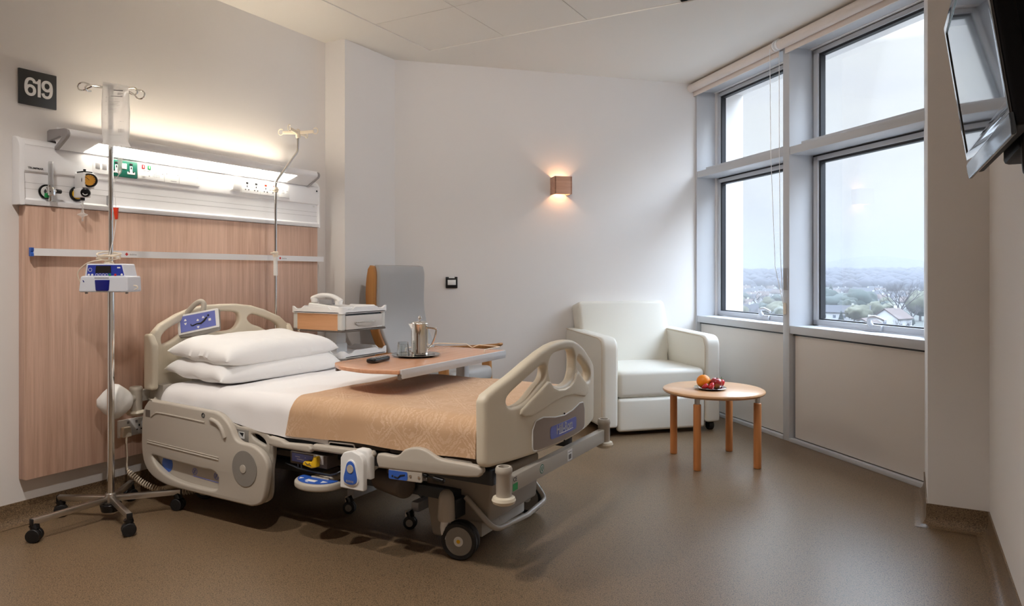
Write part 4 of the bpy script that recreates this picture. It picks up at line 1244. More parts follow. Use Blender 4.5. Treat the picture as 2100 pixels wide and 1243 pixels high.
# foot end bumper beam with socket posts
m = M(); m.span((2.285, 2.215, .352), (2.318, 3.12, .412), .004); bb = part('foot_beam', m, 'bed_metal', bed)
for y_ in (2.185, 3.14):
    m = M(); m.lathe([(0, .345), (.027, .345), (.028, .350), (.028, .432), (.031, .436), (.031, .450), (.027, .458), (.020, .458), (.019, .445), (.019, .40), (0, .40)], (2.305, y_, 0), seg=30); part('socket_post', m, 'bed_grey', bed)
    m = M(); m.lathe([(0, .322), (.028, .322), (.040, .328), (.044, .338), (.040, .348), (.030, .352), (0, .352)], (2.305, y_, 0), seg=30); part('bumper_disc', m, 'bed_cream', bed)
m = M(); m.text('CE', .022, frame_mx((2.3186, 2.245, .398), (0, 1, 0), (0, 0, 1)), .0003, .0003); part('mark', m, 'dark_ink', bb)
m = M(); m.span((2.318, 2.228, .358), (2.3188, 2.264, .384)); part('green_sticker', m, 'green', bb, 'small green sticker')
m = M(); m.cyl((2.318, 2.462, .384), (2.3188, 2.462, .384), .018, seg=24); part('round_sticker', m, 'green_socket', bb, 'round dark green sticker')
m = M(); m.torus((2.3189, 2.462, .384), .013, .001, (1, 0, 0), 20, 5); m.tube([(2.319, 2.456, .374), (2.319, 2.464, .393), (2.319, 2.468, .376)], .001, 5); part('sticker_mark', m, 'white_ink', bb)
m = M(); m.span((2.318, 2.700, .358), (2.3188, 2.746, .404)); part('paper_label', m, 'label_paper', bb, 'white barcode label')
m = M()
for k in range(9): m.span((2.3188, 2.710 + .003 * k, .364), (2.3191, 2.7115 + .003 * k, .384))
m.span((2.3188, 2.706, .392), (2.3191, 2.74, .394)); part('label_print', m, 'dark_ink', bb)
# head end: cross beam, posts, wall roller
m = M(); m.span((.150, 2.17, .505), (.190, 3.14, .562), .004); m.span((.17, 2.22, .42), (.30, 2.28, .59), .004); m.span((.212, 2.99, .42), (.30, 3.05, .59), .004); part('head_beam', m, 'bed_metal', bed)
for y_ in (2.155, 3.155):
    m = M(); m.lathe([(0, .462), (.027, .462), (.029, .47), (.029, .560), (.031, .564), (.031, .576), (.027, .582), (.020, .582), (.019, .570), (0, .55)], (.178, y_, 0), seg=30); part('socket_post', m, 'bed_grey', bed)
    m = M(); m.lathe([(0, .438), (.03, .438), (.040, .444), (.044, .452), (.040, .460), (.030, .464), (0, .464)], (.178, y_, 0), seg=30); part('bumper_disc', m, 'bed_cream', bed)
m = M(); m.lathe([(0, 0), (.018, .002), (.052, .030), (.078, .060), (.086, .078), (.083, .094), (.070, .112), (.056, .130), (.040, .146), (.02, .156), (0, .158)], (.152, 1.972, .526), (.35, .85, -.02), seg=36); part('wall_roller', m, 'label_paper', bed, 'white bulging wall roller')
m = M(); m.tube([(.195, 2.09, .523), (.170, 2.18, .53)], .022, 14); part('roller_arm', m, 'bed_metal', bed)
# side boards: head section (lowered) and foot section behind it, on both sides
rail = [(0.296,0.512),(0.318,0.529),(0.345,0.531),(0.747,0.519),(0.805,0.517),(0.853,0.503),(0.893,0.475),(0.917,0.446),(0.940,0.412),(0.975,0.397),(1.040,0.394),(1.093,0.377),(1.130,0.350),(1.148,0.317),(1.148,0.276),(1.126,0.179),(1.100,0.142),(1.055,0.126),(0.994,0.123),(0.560,0.126),(0.426,0.134),(0.334,0.162),(0.277,0.212),(0.256,0.291),(0.258,0.415),(0.272,0.481)]
rail = [tuple(p) for p in smooth(rail, 3)]
rhole = [tuple(p) for p in smooth([(0.345,0.262),(0.426,0.256),(0.560,0.251),(0.697,0.245),(0.785,0.245),(0.821,0.228),(0.829,0.204),(0.825,0.175),(0.800,0.160),(0.731,0.155),(0.560,0.160),(0.453,0.178),(0.380,0.209),(0.346,0.242)], 3)]
rail2 = [tuple(p) for p in smooth([(0.80,0.450),(0.90,0.453),(1.039,0.453),(1.092,0.435),(1.119,0.399),(1.125,0.352),(1.112,0.276),(1.108,0.175),(1.082,0.135),(1.023,0.118),(0.899,0.117),(0.80,0.13)], 3)]
r2hole = [tuple(p) for p in smooth([(0.985,0.424),(1.023,0.428),(1.066,0.410),(1.080,0.386),(1.045,0.390),(1.005,0.404)], 3)]
for side in (0, 1):
    sgn = 1 if side == 0 else -1
    def Y(y): return y if side == 0 else 2 * YC - y
    m = M(); m.prism(rail, .034, XZ(Y(2.150)), holes=(rhole,), bev=.010, res=3); sr = part('side_rail', m, 'bed_grey', bed, angle=55)
    m = M(); m.prism(rpoly([(.32, .14, .03), (.86, .14, .03), (.86, .28, .03), (.32, .28, .03)]), .012, XZ(Y(2.170))); part('recess_panel', m, 'bed_grey', sr)
    m = M(); m.prism(rail2, .026, XZ(Y(2.200)), holes=(r2hole,), bev=.008); part('rear_side_rail', m, 'bed_grey', bed, angle=55)
    yo = Y(2.1328)
    if side == 0:
        m = M(); m.lathe([(0, 0), (.076, 0), (.079, .002), (.079, .004), (0, .0045)], (1.006, yo + .001, .286), (0, -1, 0), seg=48); part('pivot_disc', m, 'wheel_grey', sr, 'grey pivot disc')
        m = M(); m.cyl((1.000, yo - .003, .284), (1.000, yo - .006, .284), .019, seg=28, bev=.001); part('pivot_cap', m, 'bed_grey', sr)
        m = M(); m.tube(smooth([(.334, yo, .448), (.362, yo, .466), (.40, yo, .474), (.56, yo, .470), (.735, yo, .463)], 5, False), .0042, 8); m.tube([(.306, yo, .321), (.833, yo, .302)], .0042, 8); m.tube([(.306, yo, .331), (.833, yo, .312)], .0025, 8)
        m.tube(smooth([(.775, yo - .002, .483), (.820, yo - .003, .474), (.850, yo - .003, .455), (.868, yo - .003, .430), (.878, yo - .001, .405)], 5, False), [.005] + [.010] * 19 + [.005], 10)
        part('moulded_ribs', m, 'bed_grey', sr)
        m = M(); m.span((.292, yo - .001, .447), (.327, yo + .001, .481)); part('hole_patch', m, 'taupe_dark', sr)  # dark plate stands in for the small square hole's dark inside
        m = M(); m.torus((.726, yo - .001, .495), .010, .0016, (0, 1, 0), 18, 5); m.tube([(.722, yo - .001, .503), (.728, yo - .001, .488), (.734, yo - .001, .484)], .0016, 5); part('angle_mark', m, 'dark_ink', sr)
        m = M(); m.cyl((.418, 2.1645, .222), (.418, 2.163, .222), .040, seg=32); part('blue_sticker', m, 'blue_bright', sr, 'round blue sticker')
        m = M()
        for xx in (.624, .778):
            m.torus((xx, 2.1635, .213), .0155, .0016, (0, 1, 0), 22, 5); m.tube([(xx - .006, 2.1635, .206), (xx + .005, 2.1635, .222)], .003, 5); m.tube([(xx - .009, 2.1635, .222), (xx + .009, 2.1635, .204)], .001, 5)
        m.tube([(.612, 2.1635, .191), (.792, 2.1635, .184)], .0016, 5)
        part('warning_marks', m, 'blue_lilac', sr)
        m = M(); m.span((.880, 2.1855, .386), (.968, 2.1875, .440), .0005); tb = part('tilt_label', m, 'wheel_grey', bed, 'grey square angle label')
        m = M(); m.span((.902, 2.1850, .400), (.942, 2.1860, .430)); part('label_print', m, 'label_paper', tb)
        m = M(); m.prism([(.908, .426), (.938, .426), (.930, .408)], .0006, XZ(2.1846)); part('label_mark', m, 'dark_metal', tb)
    # deck side mouldings
    d1 = rpoly([(1.10, .428, .01), (1.176, .421, .01), (1.205, .411, .01), (1.346, .418, .012), (1.362, .402, .01), (1.352, .385, .012), (1.154, .384, .01), (1.10, .390, .01)])
    d2 = rpoly([(1.367, .424, .008), (1.690, .434, .014), (1.699, .418, .01), (1.686, .401, .012), (1.367, .397, .008)])
    d3 = [(1.719,.428),(1.800,.430),(1.828,.440),(1.848,.458),(1.880,.471),(1.918,.476),(1.956,.471),(1.990,.457),(2.030,.445),(2.143,.443),(2.195,.440),(2.207,.430),(2.200,.412),(2.143,.394),(1.770,.374),(1.722,.378)]
    for k, pl_ in enumerate((d1, d2, [tuple(p) for p in smooth(d3, 3)])):
        m = M(); m.prism([(a + .020, b + .009) for a, b in pl_], .030, XZ(Y(2.176)), bev=.009); part('deck_moulding', m, 'bed_grey', bed, angle=55)
m = M()
m.tube(rpath([(1.46, 2.185, .42), (1.46, 2.185, .447), (1.60, 2.185, .452), (1.60, 2.185, .425)], .01), .003, 8)
m.tube(rpath([(2.045, 2.185, .43), (2.045, 2.185, .455), (2.17, 2.185, .455), (2.17, 2.185, .43)], .01), .003, 8)
part('sheet_holders', m, 'steel', bed)
# controls under the deck on the near side
m = M(); m.span((1.20, 2.215, .318), (1.42, 2.30, .372), .004); part('release_box', m, 'taupe_dark', bed)
m = M(); m.span((1.213, 2.2125, .329), (1.340, 2.2155, .366), .001); bs = part('instruction_plate', m, 'blue_lilac', bed, 'blue instruction plate')
m = M(); m.tube([(1.235, 2.212, .353), (1.262, 2.212, .352)], .0012, 5); m.tube([(1.245, 2.212, .342), (1.285, 2.212, .341)], .0012, 5); m.sphere((1.295, 2.212, .353), .002, 6); part('plate_marks', m, 'white_ink', bs)
m = M(); m.span((1.342, 2.213, .335), (1.40, 2.218, .372), .001); part('clear_flap', m, 'label_paper', bed)
m = M(); m.prism(rpoly([(1.305, .330, .008), (1.315, .347, .008), (1.36, .350, .006), (1.372, .372, .003), (1.388, .374, .003), (1.388, .330, .006), (1.36, .322, .008)]), .026, XZ(2.195), bev=.005); yh = part('release_handle', m, 'yellow', bed, 'yellow release handle')
m = M(); m.tube([(1.325, 2.1815, .346), (1.337, 2.1815, .336), (1.352, 2.1815, .338), (1.360, 2.1815, .333)], .0018, 5); m.sphere((1.350, 2.1815, .344), .0022, 6); part('handle_mark', m, 'dark_ink', yh)
m = M(); m.tube(rpath([(1.18, 2.21, .316), (1.27, 2.20, .306), (1.45, 2.20, .303), (1.49, 2.20, .315), (1.52, 2.24, .34)], .02), .004, 8); m.tube([(1.265, 2.20, .305), (1.265, 2.198, .325)], .003, 6); m.tube([(1.285, 2.20, .305), (1.285, 2.198, .325)], .003, 6); part('drainage_rail', m, 'dark_metal', bed)
ped = [(1.385 + .112 * math.cos(R(a)), 2.20 + .085 * math.sin(R(a))) for a in range(180, 361, 10)] + [(1.497, 2.225), (1.273, 2.225)]
m = M(); m.prism(ped, .030, XY(.262), bev=.009); m.span((1.34, 2.20, .265), (1.44, 2.36, .285), .004); pd = part('foot_pedal', m, 'bed_grey', bed, 'rounded foot pedal')
ped2 = [(1.385 + .098 * math.cos(R(a)), 2.20 + .071 * math.sin(R(a))) for a in range(180, 361, 10)] + [(1.483, 2.215), (1.287, 2.215)]
m = M(); m.prism(ped2, .003, frame_mx((0, 0, .2785), (1, 0, 0), (0, 1, 0))); part('pedal_pad', m, 'blue_bright', pd, 'blue pedal pad')
m = M(); m.span((1.355, 2.150, .2795), (1.410, 2.172, .281), .001); m.prism([(1.305, 2.175), (1.325, 2.175), (1.315, 2.155)], .001, XY(.2805)); m.prism([(1.440, 2.155), (1.462, 2.175), (1.432, 2.178)], .001, XY(.2805)); m.tube([(1.37, 2.140, .2805), (1.385, 2.140, .2805)], .0016, 5); part('pedal_marks', m, 'white_ink', pd)
# hinged white pod with blue face
m = M(); m.prism(rpoly([(1.625, .335), (1.716, .335), (1.716, .425, .03), (1.70, .452, .03), (1.645, .452, .03), (1.625, .42, .02)]), .036, XZ(2.160), bev=.008); part('pod_back', m, 'label_paper', bed)
pod = rpoly([(1.582, .292, .006), (1.704, .292, .006), (1.704, .395, .0), (1.700, .418, .0), (1.686, .435, .02), (1.643, .446, .03), (1.600, .435, .02), (1.584, .412, 0)], 6)
m = M(); m.prism(pod, .026, XZ(2.132), bev=.005); pdp = part('lock_pod', m, 'label_paper', bed, 'white lock pod')
pb_ = [tuple(p) for p in smooth([(1.643, .412), (1.664, .400), (1.674, .370), (1.682, .335), (1.672, .316), (1.640, .308), (1.608, .316), (1.602, .335), (1.612, .370), (1.622, .400)], 4)]
pb2 = [((a - 1.643) * .86 + 1.643, (b - .360) * .90 + .360) for a, b in pb_]
m = M(); m.prism(pb_, .005, XZ(2.117), bev=.001); part('pod_rim', m, 'white_plastic', pdp)
m = M(); m.prism(pb2, .004, XZ(2.114), bev=.0008); part('pod_face', m, 'blue_bright', pdp, 'blue pod face')
m = M(); m.lathe([(0, .0025), (.016, .0025), (.017, .001), (.017, 0), (0, 0)], (1.643, 2.112, .376), (0, -1, 0), seg=28); part('pod_button', m, 'bed_grey', pdp)
m = M()
for k in range(5): m.span((1.622 + .008 * k, 2.1113, .322), (1.627 + .008 * k, 2.1118, .330))
part('pod_text', m, 'grey_ink', pdp)
KS = Matrix.Translation((.022, -.028, .008))
m = M(); m.prism(rpoly([(1.772, .338, .008), (1.934, .344, .008), (1.934, .384, .003), (1.772, .376, .003)]), .008, XZ(2.196), bev=.002); m.bm.transform(KS); kp = part('knee_plate', m, 'bed_grey', bed)
m = M(); m.prism(rpoly([(1.774, .340, .008), (1.866, .343, .010), (1.866, .376, .008), (1.774, .374, .003)]), .002, XZ(2.1913)); m.bm.transform(KS); part('plate_sticker', m, 'blue_bright', kp, 'blue sticker with lying figure')
m = M(); m.sphere((1.793, 2.190, .353), .004, 8); m.tube([(1.802, 2.190, .351), (1.820, 2.190, .349), (1.833, 2.190, .360), (1.854, 2.190, .364)], .0028, 6); m.bm.transform(KS); part('sticker_figure', m, 'dark_ink', kp)
m = M()
for x_ in (1.880, 1.921): m.cyl((x_, 2.193, .364), (x_, 2.189, .364), .006, seg=14, bev=.001)
m.bm.transform(KS)
part('plate_bolts', m, 'chrome', kp)
m = M(); m.tube([(1.93, 2.20, .374), (2.02, 2.20, .366)], .004, 8); m.cyl((1.985, 2.20, .368), (2.03, 2.20, .364), .010, seg=14); m.cyl((1.94, 2.20, .373), (1.955, 2.20, .372), .009, seg=14); m.bm.transform(KS); part('release_rod', m, 'black_plastic', bed)
# hand control on its arm by the headboard
CT = Vector((.305, 2.423, .8945))
ex = (RV * math.cos(R(11)) + UP * math.sin(R(11))); fwd_ = -FV
ey = (UP * math.cos(R(11)) - RV * math.sin(R(11))) * math.cos(R(14)) - fwd_ * math.sin(R(14))
ey = (ey - ex * ey.dot(ex)).normalized()
CM = frame_mx(CT, ex, ey)
m = M(); m.prism(rpoly([(-.112, -.062, .012), (-.02, -.074, .03), (.104, -.060, .012), (.110, .056, .012), (-.112, .056, .012)]), .026, CM @ Matrix.Translation((0, 0, -.010)), bev=.007); cp = part('hand_control', m, 'wheel_grey', bed, 'tilted grey hand control')
m = M(); m.prism(rpoly([(-.112, -.052, .006), (.108, -.046, .006), (.110, .056, .010), (-.112, .056, .010)]), .006, CM @ Matrix.Translation((0, 0, .004)), bev=.002); part('control_frame', m, 'label_paper', cp)
m = M(); m.prism([(-.096, -.040), (.092, -.036), (.092, .046), (-.096, .046)], .002, CM @ Matrix.Translation((0, 0, .008))); part('control_fascia', m, 'blue_lilac', cp, 'lilac blue key fascia')
def CPt(x, y, z=.0095): return CM @ Vector((x, y, z))
m = M()
m.tube([CPt(-.038, -.012), CPt(-.030, -.014), CPt(-.008, -.008), CPt(.014, -.010), CPt(.030, .000), CPt(.048, .018)], [.0025, .0035, .0035, .005, .005, .0045], 7); m.sphere(CPt(.056, .026), .0055, 10, rot=None)
m.tube([CPt(-.038, -.012), CPt(-.040, -.004)], .003, 6)
part('lying_figure', m, 'dark_ink', cp)
m = M()
for x, y in ((-.068, .022), (-.002, .010), (.028, .020)): m.prism([(x - .007, y - .004), (x + .007, y - .004), (x + .004, y + .004), (x, y + .008), (x - .004, y + .004)], .001, CM @ Matrix.Translation((0, 0, .0095)))
for x, y in ((-.068, .004), (-.002, -.026)): m.prism([(x - .007, y + .004), (x + .007, y + .004), (x + .004, y - .004), (x, y - .008), (x - .004, y - .004)], .001, CM @ Matrix.Translation((0, 0, .0095)))
m.box(CPt(.062, .002), (.013, .013, .001), rot=CM.to_3x3())
part('arrow_keys', m, 'white_ink', cp)
AV = lambda x, y, z: CT + RV * x + UP * y + FV * z
m = M(); m.tube(smooth([AV(-.02, -.34, .02), AV(-.06, -.24, .03), AV(-.092, -.14, .03), AV(-.100, -.05, .025), AV(-.085, .03, .03), AV(-.045, .085, .03), AV(-.008, .108, .03), AV(.012, .095, .03), AV(.010, .05, .02)], 6, False), .014, 12); part('control_arm', m, 'bed_grey', bed)

# ------------------------------------------------------------------ second pole plugged in at the bed head
pw = thing('bed_pole', 'slim chrome bent pole with cream four-hook top at the bed head', 'drip pole', (.187, 3.045, .55))
m = M(); m.tube(rpath([(.187, 3.045, .562), (.187, 3.045, 1.715), (.187, 3.200, 1.90), (.187, 3.225, 1.93), (.187, 3.228, 2.04)], .07, 8), .0085, 16); part('pole', m, 'chrome', pw)
m = M()
m.lathe([(.010, -.012), (.014, -.012), (.015, -.002), (.020, 0), (.020, .008), (.015, .010), (.014, .018), (.010, .018)], (.187, 3.045, 1.664), seg=24); part('upper_collar', m, 'pole_cream', pw)
m = M(); m.lathe([(.010, -.02), (.016, -.02), (.017, .01), (.010, .014)], (.187, 3.045, 1.275), seg=24); m.box((.197, 3.025, 1.277), (.014, .05, .012), .004); part('clamp_collar', m, 'pole_cream', pw)
m = M(); m.lathe([(.009, -.03), (.0125, -.03), (.0125, .09), (.009, .09)], (.187, 3.045, 1.17), seg=24); part('label_sleeve', m, 'label_paper', pw)
m = M(); m.lathe([(0, 0), (.013, 0), (.016, .012), (.014, .05), (.006, .058), (0, .058)], (.187, 3.228, 2.015), seg=20)
part('hook_hub', m, 'pole_cream', pw)
HT = Vector((.187, 3.228, 2.05))
for ang in (20, 110, 200, 290):
    a = R(ang); d = Vector((math.cos(a), math.sin(a), 0))
    m = M()
    p0, p1 = HT + d * .01, HT + d * .105 + UP * .004
    v = p1 - p0; rot = frame_mx((0, 0, 0), v.normalized(), UP.cross(v).normalized()).to_3x3()
    m.box((p0 + p1) / 2, (v.length, .007, .020), .002, rot=rot)
    m.tube([HT + d * (.117 + .017 * math.cos(t)) + UP * (.008 + .019 * math.sin(t)) for t in [R(k) for k in range(190, 510, 16)]], .0030, 7)
    part('hook', m, 'pole_cream', pw)

# ------------------------------------------------------------------ bedding
def profile(t, hem, top, yl, yr, rad):
    """walk across the bed from the near hem over the top to the far hem"""
    segs = [(Vector((yl - .004, hem)), Vector((yl, top - rad))), 'arcn', (Vector((yl + rad, top)), Vector((yr - rad, top))), 'arcf', (Vector((yr, top - rad)), Vector((yr + .004, .455)))]
    L = [max(top - rad - hem, .001), rad * 1.571, yr - yl - 2 * rad, rad * 1.571, top - rad - .455]
    s_ = t * sum(L)
    for k in range(5):
        if s_ <= L[k] or k == 4:
            u = min(1, max(0, s_ / L[k]))
            if k == 1: a = PI - u * PI / 2; return Vector((yl + rad + rad * math.cos(a), top - rad + rad * math.sin(a)))
            if k == 3: a = PI / 2 - u * PI / 2; return Vector((yr - rad + rad * math.cos(a), top - rad + rad * math.sin(a)))
            return segs[k][0].lerp(segs[k][1], u)
        s_ -= L[k]
def cloth(x0, x1, hem, top, off, nu, nv, wr, seed, edge=None, round_head=0.0):
    def f(u, v):
        x = x0 + (x1 - x0) * u
        k = 0.0
        if round_head and x < x0 + round_head:
            k = 1 - math.sqrt(max(0, 1 - ((x0 + round_head - x) / round_head) ** 2))
        tp = top - k * .10
        p = profile(v, min(hem(x), tp - .085), tp, 2.203 - off + .05 * k, 3.107 + off - .05 * k, .075)
        y, z = p
        if edge: x += edge(y, z) * max(0, 1 - u * 2)
        side_ = min(1, max(0, (tp - z) / .08))
        n1 = nz3(x * 5 + seed, y * 5, z * 5) * wr + nz3(x * 17, y * 17 + seed, z * 9) * wr * .35
        fold = math.sin(x * 26 + 3 * nz3(x * 3, seed, 0)) * .003 * side_
        y += (-1 if y < YC else 1) * (n1 * .6 + fold) * side_
        z += n1 * (1 - side_)
        return Vector((x, y, z))
    m = M(); m.grid(nu, nv, f, thick=.006)
    return m
mt = M(); mt.span((.275, 2.215, .468), (2.175, 3.095, .588), .05, 5)
single('mattress', mt, 'vinyl_grey', 'grey mattress hidden under the white sheet', 'mattress', (1.22, YC, .468))
hs = lambda x: .500 + .018 * math.exp(-((x - .40) / .12) ** 2) - .055 * max(0, min(1, (x - .6) / .6)) + .004 * math.sin(x * 11)
m = cloth(.258, 1.40, lambda x: hs(x), .600, 0, 70, 64, .004, 1.3, round_head=.085)
single('bed_sheet', m, 'sheet_white', 'white fitted bottom sheet at the pillow end', 'bed sheet', (.83, YC, .45), angle=70)
m = cloth(.705, 1.45, lambda x: hs(x) - .012, .609, .011, 60, 64, .006, 4.1, edge=lambda y, z: -.02 * (y - YC))
single('top_sheet', m, 'sheet_white', 'white top sheet turned out below the pillows', 'bed sheet', (1.07, YC, .44), angle=70)
hbz = lambda x: .450 + .016 * max(0, min(1, (x - 1.3) / .7)) + .004 * math.sin(x * 9)
m = cloth(1.235, 2.185, hbz, .617, .018, 84, 80, .005, 7.7, edge=lambda y, z: .035 * (y - 2.2) / .9 - .03 * max(0, (.58 - z)) / .13)
single('throw', m, 'damask', 'golden brown patterned throw covering the foot half of bed', 'throw', (1.72, YC, .45), angle=70)

def pillow(name, label, c, size, seed, rz=0.0, tilt=0.0, sag=0.0):
    w_, l_, h_ = size
    def f(top):
        def g(u, v):
            a, b = 2 * u - 1, 2 * v - 1
            ea, eb = (1 - abs(a) ** 4.2), (1 - abs(b) ** 5.0)
            t_ = max(0, ea * eb) ** .46
            pin = 1 - .012 * (abs(b) ** 3) * (1 - abs(a) ** 6); pin2 = 1 - .004 * (abs(a) ** 3) * (1 - abs(b) ** 6)
            x = a * w_ / 2 * pin2; y = b * l_ / 2 * pin
            wr = .006 * nz3(x * 9 + seed, y * 7, seed) + .004 * nz3(x * 22, y * 18 + seed, 1) * (1 - t_ * .6)
            z = (h_ * .62 * t_ if top else -h_ * .38 * t_) + wr * (1 if top else .2) * (.3 + t_)
            z += .006 * math.sin(a * 9 + seed) * abs(b) ** 4 - sag * a * abs(a)
            return Vector((x, y, z))
        return g
    m = M(); m.grid(56, 72, f(True)); m.grid(56, 72, f(False))
    bmesh.ops.remove_doubles(m.bm, verts=m.bm.verts, dist=.0008)
    bmesh.ops.recalc_face_normals(m.bm, faces=m.bm.faces)
    m.bm.transform(Matrix.Translation(c) @ Matrix.Rotation(rz, 4, 'Z') @ Matrix.Rotation(tilt, 4, 'Y'))
    return single(name, m, 'pillow_white', label, 'pillow', c, 'pillows stacked at the bed head', angle=80)
pillow('pillow', 'lower white pillow lying flat on the bed sheet', (.508, 2.640, .655), (.46, .80, .128), 2.0, R(-2), R(2), .006)
pillow('pillow', 'upper white pillow on top of the stack by the headboard', (.500, 2.645, .744), (.44, .78, .135), 6.5, R(1.5), R(3), .008)
# ------------------------------------------------------------------ overbed table
ZT = .733
ot = thing('overbed_table', 'wheeled overbed table with wooden top reaching across the bed', 'overbed table', (1.42, 3.22, 0))
top = rpoly([(1.205, 3.34, .03), (1.205, 2.475, .10), (1.33, 2.385, .12), (1.50, 2.352, .2), (1.654, 2.400, .006), (1.654, 3.34, .03)], 8)
m = M(); m.prism(top, .018, XY(ZT - .009), bev=.003); tp = part('table_top', m, 'overbed_wood', ot)
m = M(); m.prism(rpoly([(1.652, ZT + .001, .002), (1.662, ZT + .001, .002), (1.664, ZT - .018, .001), (1.660, ZT - .040, .002), (1.646, ZT - .040, .002), (1.646, ZT - .020, .001)]), .905, XZ(2.865), bev=.001)
m.box((1.6625, 2.865, ZT - .021), (.003, .90, .002)); part('edge_rail', m, 'alu', ot)
m = M(); m.prism(rpoly([(1.645, ZT - .018), (1.661, ZT - .018), (1.661, ZT - .042), (1.645, ZT - .042)]), .012, XZ(2.412), bev=.001); m.span((1.224, 2.47, ZT - .040), (1.236, 2.50, ZT - .018), .002); part('rail_end_cap', m, 'taupe_dark', ot)
m = M(); m.span((1.33, 2.55, ZT - .045), (1.52, 3.32, ZT - .018), .006); part('support_beam', m, 'steel', ot)
m = M(); m.span((1.365, 3.245, .09), (1.445, 3.315, .45), .012); part('column', m, 'white_plastic', ot)
m = M(); m.span((1.375, 3.253, .43), (1.435, 3.307, .69), .010); part('inner_column', m, 'alu', ot)
m = M(); m.span((1.21, 3.235, .075), (1.645, 3.325, .110), .008)
for xx in (1.235, 1.620): m.span((xx - .022, 2.56, .070), (xx + .022, 3.32, .114), .006)
part('base', m, 'alu', ot)
for xx, yy, a_ in ((1.235, 2.555, 20), (1.615, 2.535, 20), (1.235, 3.28, 60), (1.62, 3.28, 60)):
    m = M(); m.box((xx - .018, yy + .018, .062), (.03, .035, .03), .006); part('caster_bracket', m, 'cream_cord', ot)
    caster(ot, xx, yy, .030, R(a_), 'black_plastic', 'black_rubber', 'wheel_grey', .075, .015)
m = M(); m.tube(rpath([(1.225, 3.00, ZT), (1.225, 3.00, ZT + .020), (1.225, 3.30, ZT + .020), (1.40, 3.325, ZT + .022), (1.44, 3.325, ZT + .004), (1.485, 3.325, ZT + .022), (1.63, 3.31, ZT + .020), (1.635, 3.14, ZT + .020), (1.635, 3.14, ZT)], .012, 5), .0026, 8); part('wire_gallery', m, 'pole_cream', ot)
# on it: round tray, steel pot, glass, remote
ty = Vector((1.392, 2.868, ZT + .001))
m = M(); m.lathe([(0, 0), (.085, 0), (.097, .004), (.121, .009), (.123, .010), (.121, .0115), (.097, .0065), (.084, .003), (0, .003)], ty, seg=56)
single('round_tray', m, 'chrome', 'round polished steel tray on the overbed table', 'tray', tuple(ty), angle=60)
PT = ty + Vector((-.002, .038, .0035))
cpot = thing('coffee_pot', 'tall polished steel coffee pot standing on the round tray', 'coffee pot', tuple(PT))
m = M(); m.lathe([(0, 0), (.042, 0), (.044, .003), (.0435, .010), (.0432, .080), (.0428, .150), (.0445, .156), (.0445, .159), (.041, .159), (.041, .15), (0, .15)], PT, seg=48)
dsp = (-RV * .9 - FV * .2).normalized(); up = Vector((0, 0, 1)); sdp = up.cross(dsp)
m.grid(10, 8, lambda u, v: PT + up * (.159 - .050 * v) + dsp * (.038 + (.020 * (1 - v) ** 1.3) * math.cos((u - .5) * PI)) + sdp * ((u - .5) * .046 * (1 - v * .55)), thick=.0012)
part('body', m, 'chrome', cpot, angle=60)
m = M(); m.lathe([(.0445, .158), (.0440, .162), (.030, .169), (.010, .172), (.004, .173), (.004, .178), (.008, .180), (.0105, .186), (.0085, .193), (.004, .196), (.002, .200), (0, .201)], PT, seg=40); part('lid', m, 'chrome', cpot, angle=60)
hd_ = (RV * .96 - FV * .2).normalized()
m = M(); m.tube(smooth([PT + hd_ * .040 + up * .138, PT + hd_ * .066 + up * .136, PT + hd_ * .086 + up * .130, PT + hd_ * .086 + up * .116, PT + hd_ * .078 + up * .085, PT + hd_ * .062 + up * .052, PT + hd_ * .041 + up * .030], 6, False), .0052, 10, flat=(1, .8)); m.sphere(PT + hd_ * .086 + up * .134, .0075, 12); part('handle', m, 'chrome', cpot)
gp = ty + Vector((-.048, -.040, .0035))
m = M(); m.lathe([(0, .068), (.026, .068), (.027, .066), (.0335, .002), (.0335, 0), (.0318, 0), (.0314, .003), (.0252, .058), (0, .060)], gp, seg=36)
single('drinking_glass', m, 'clear_glass', 'clear tumbler upside down on the round tray', 'glass', tuple(gp), angle=60)
rc = Vector((1.382, 2.592, ZT + .001))
rm = thing('remote_control', 'black remote control lying on the overbed table', 'remote control', tuple(rc), R(98))
m = M(); m.prism([tuple(p) for p in smooth([(-.072, -.018), (-.05, -.024), (0, -.022), (.05, -.025), (.074, -.016), (.074, .016), (.05, .025), (0, .022), (-.05, .024), (-.072, .018)], 4)], .020, Matrix.Translation((0, 0, .011)), bev=.007); part('body', m, 'black_plastic', rm, world=False)
m = M()
for i in range(6):
    for j in range(3): m.box((-.045 + .016 * i, -.012 + .012 * j, .0215), (.010, .007, .003), .001)
m.torus((.052, 0, .0212), .012, .002, (0, 0, 1), 20, 6); part('buttons', m, 'grey_ink', rm, world=False)

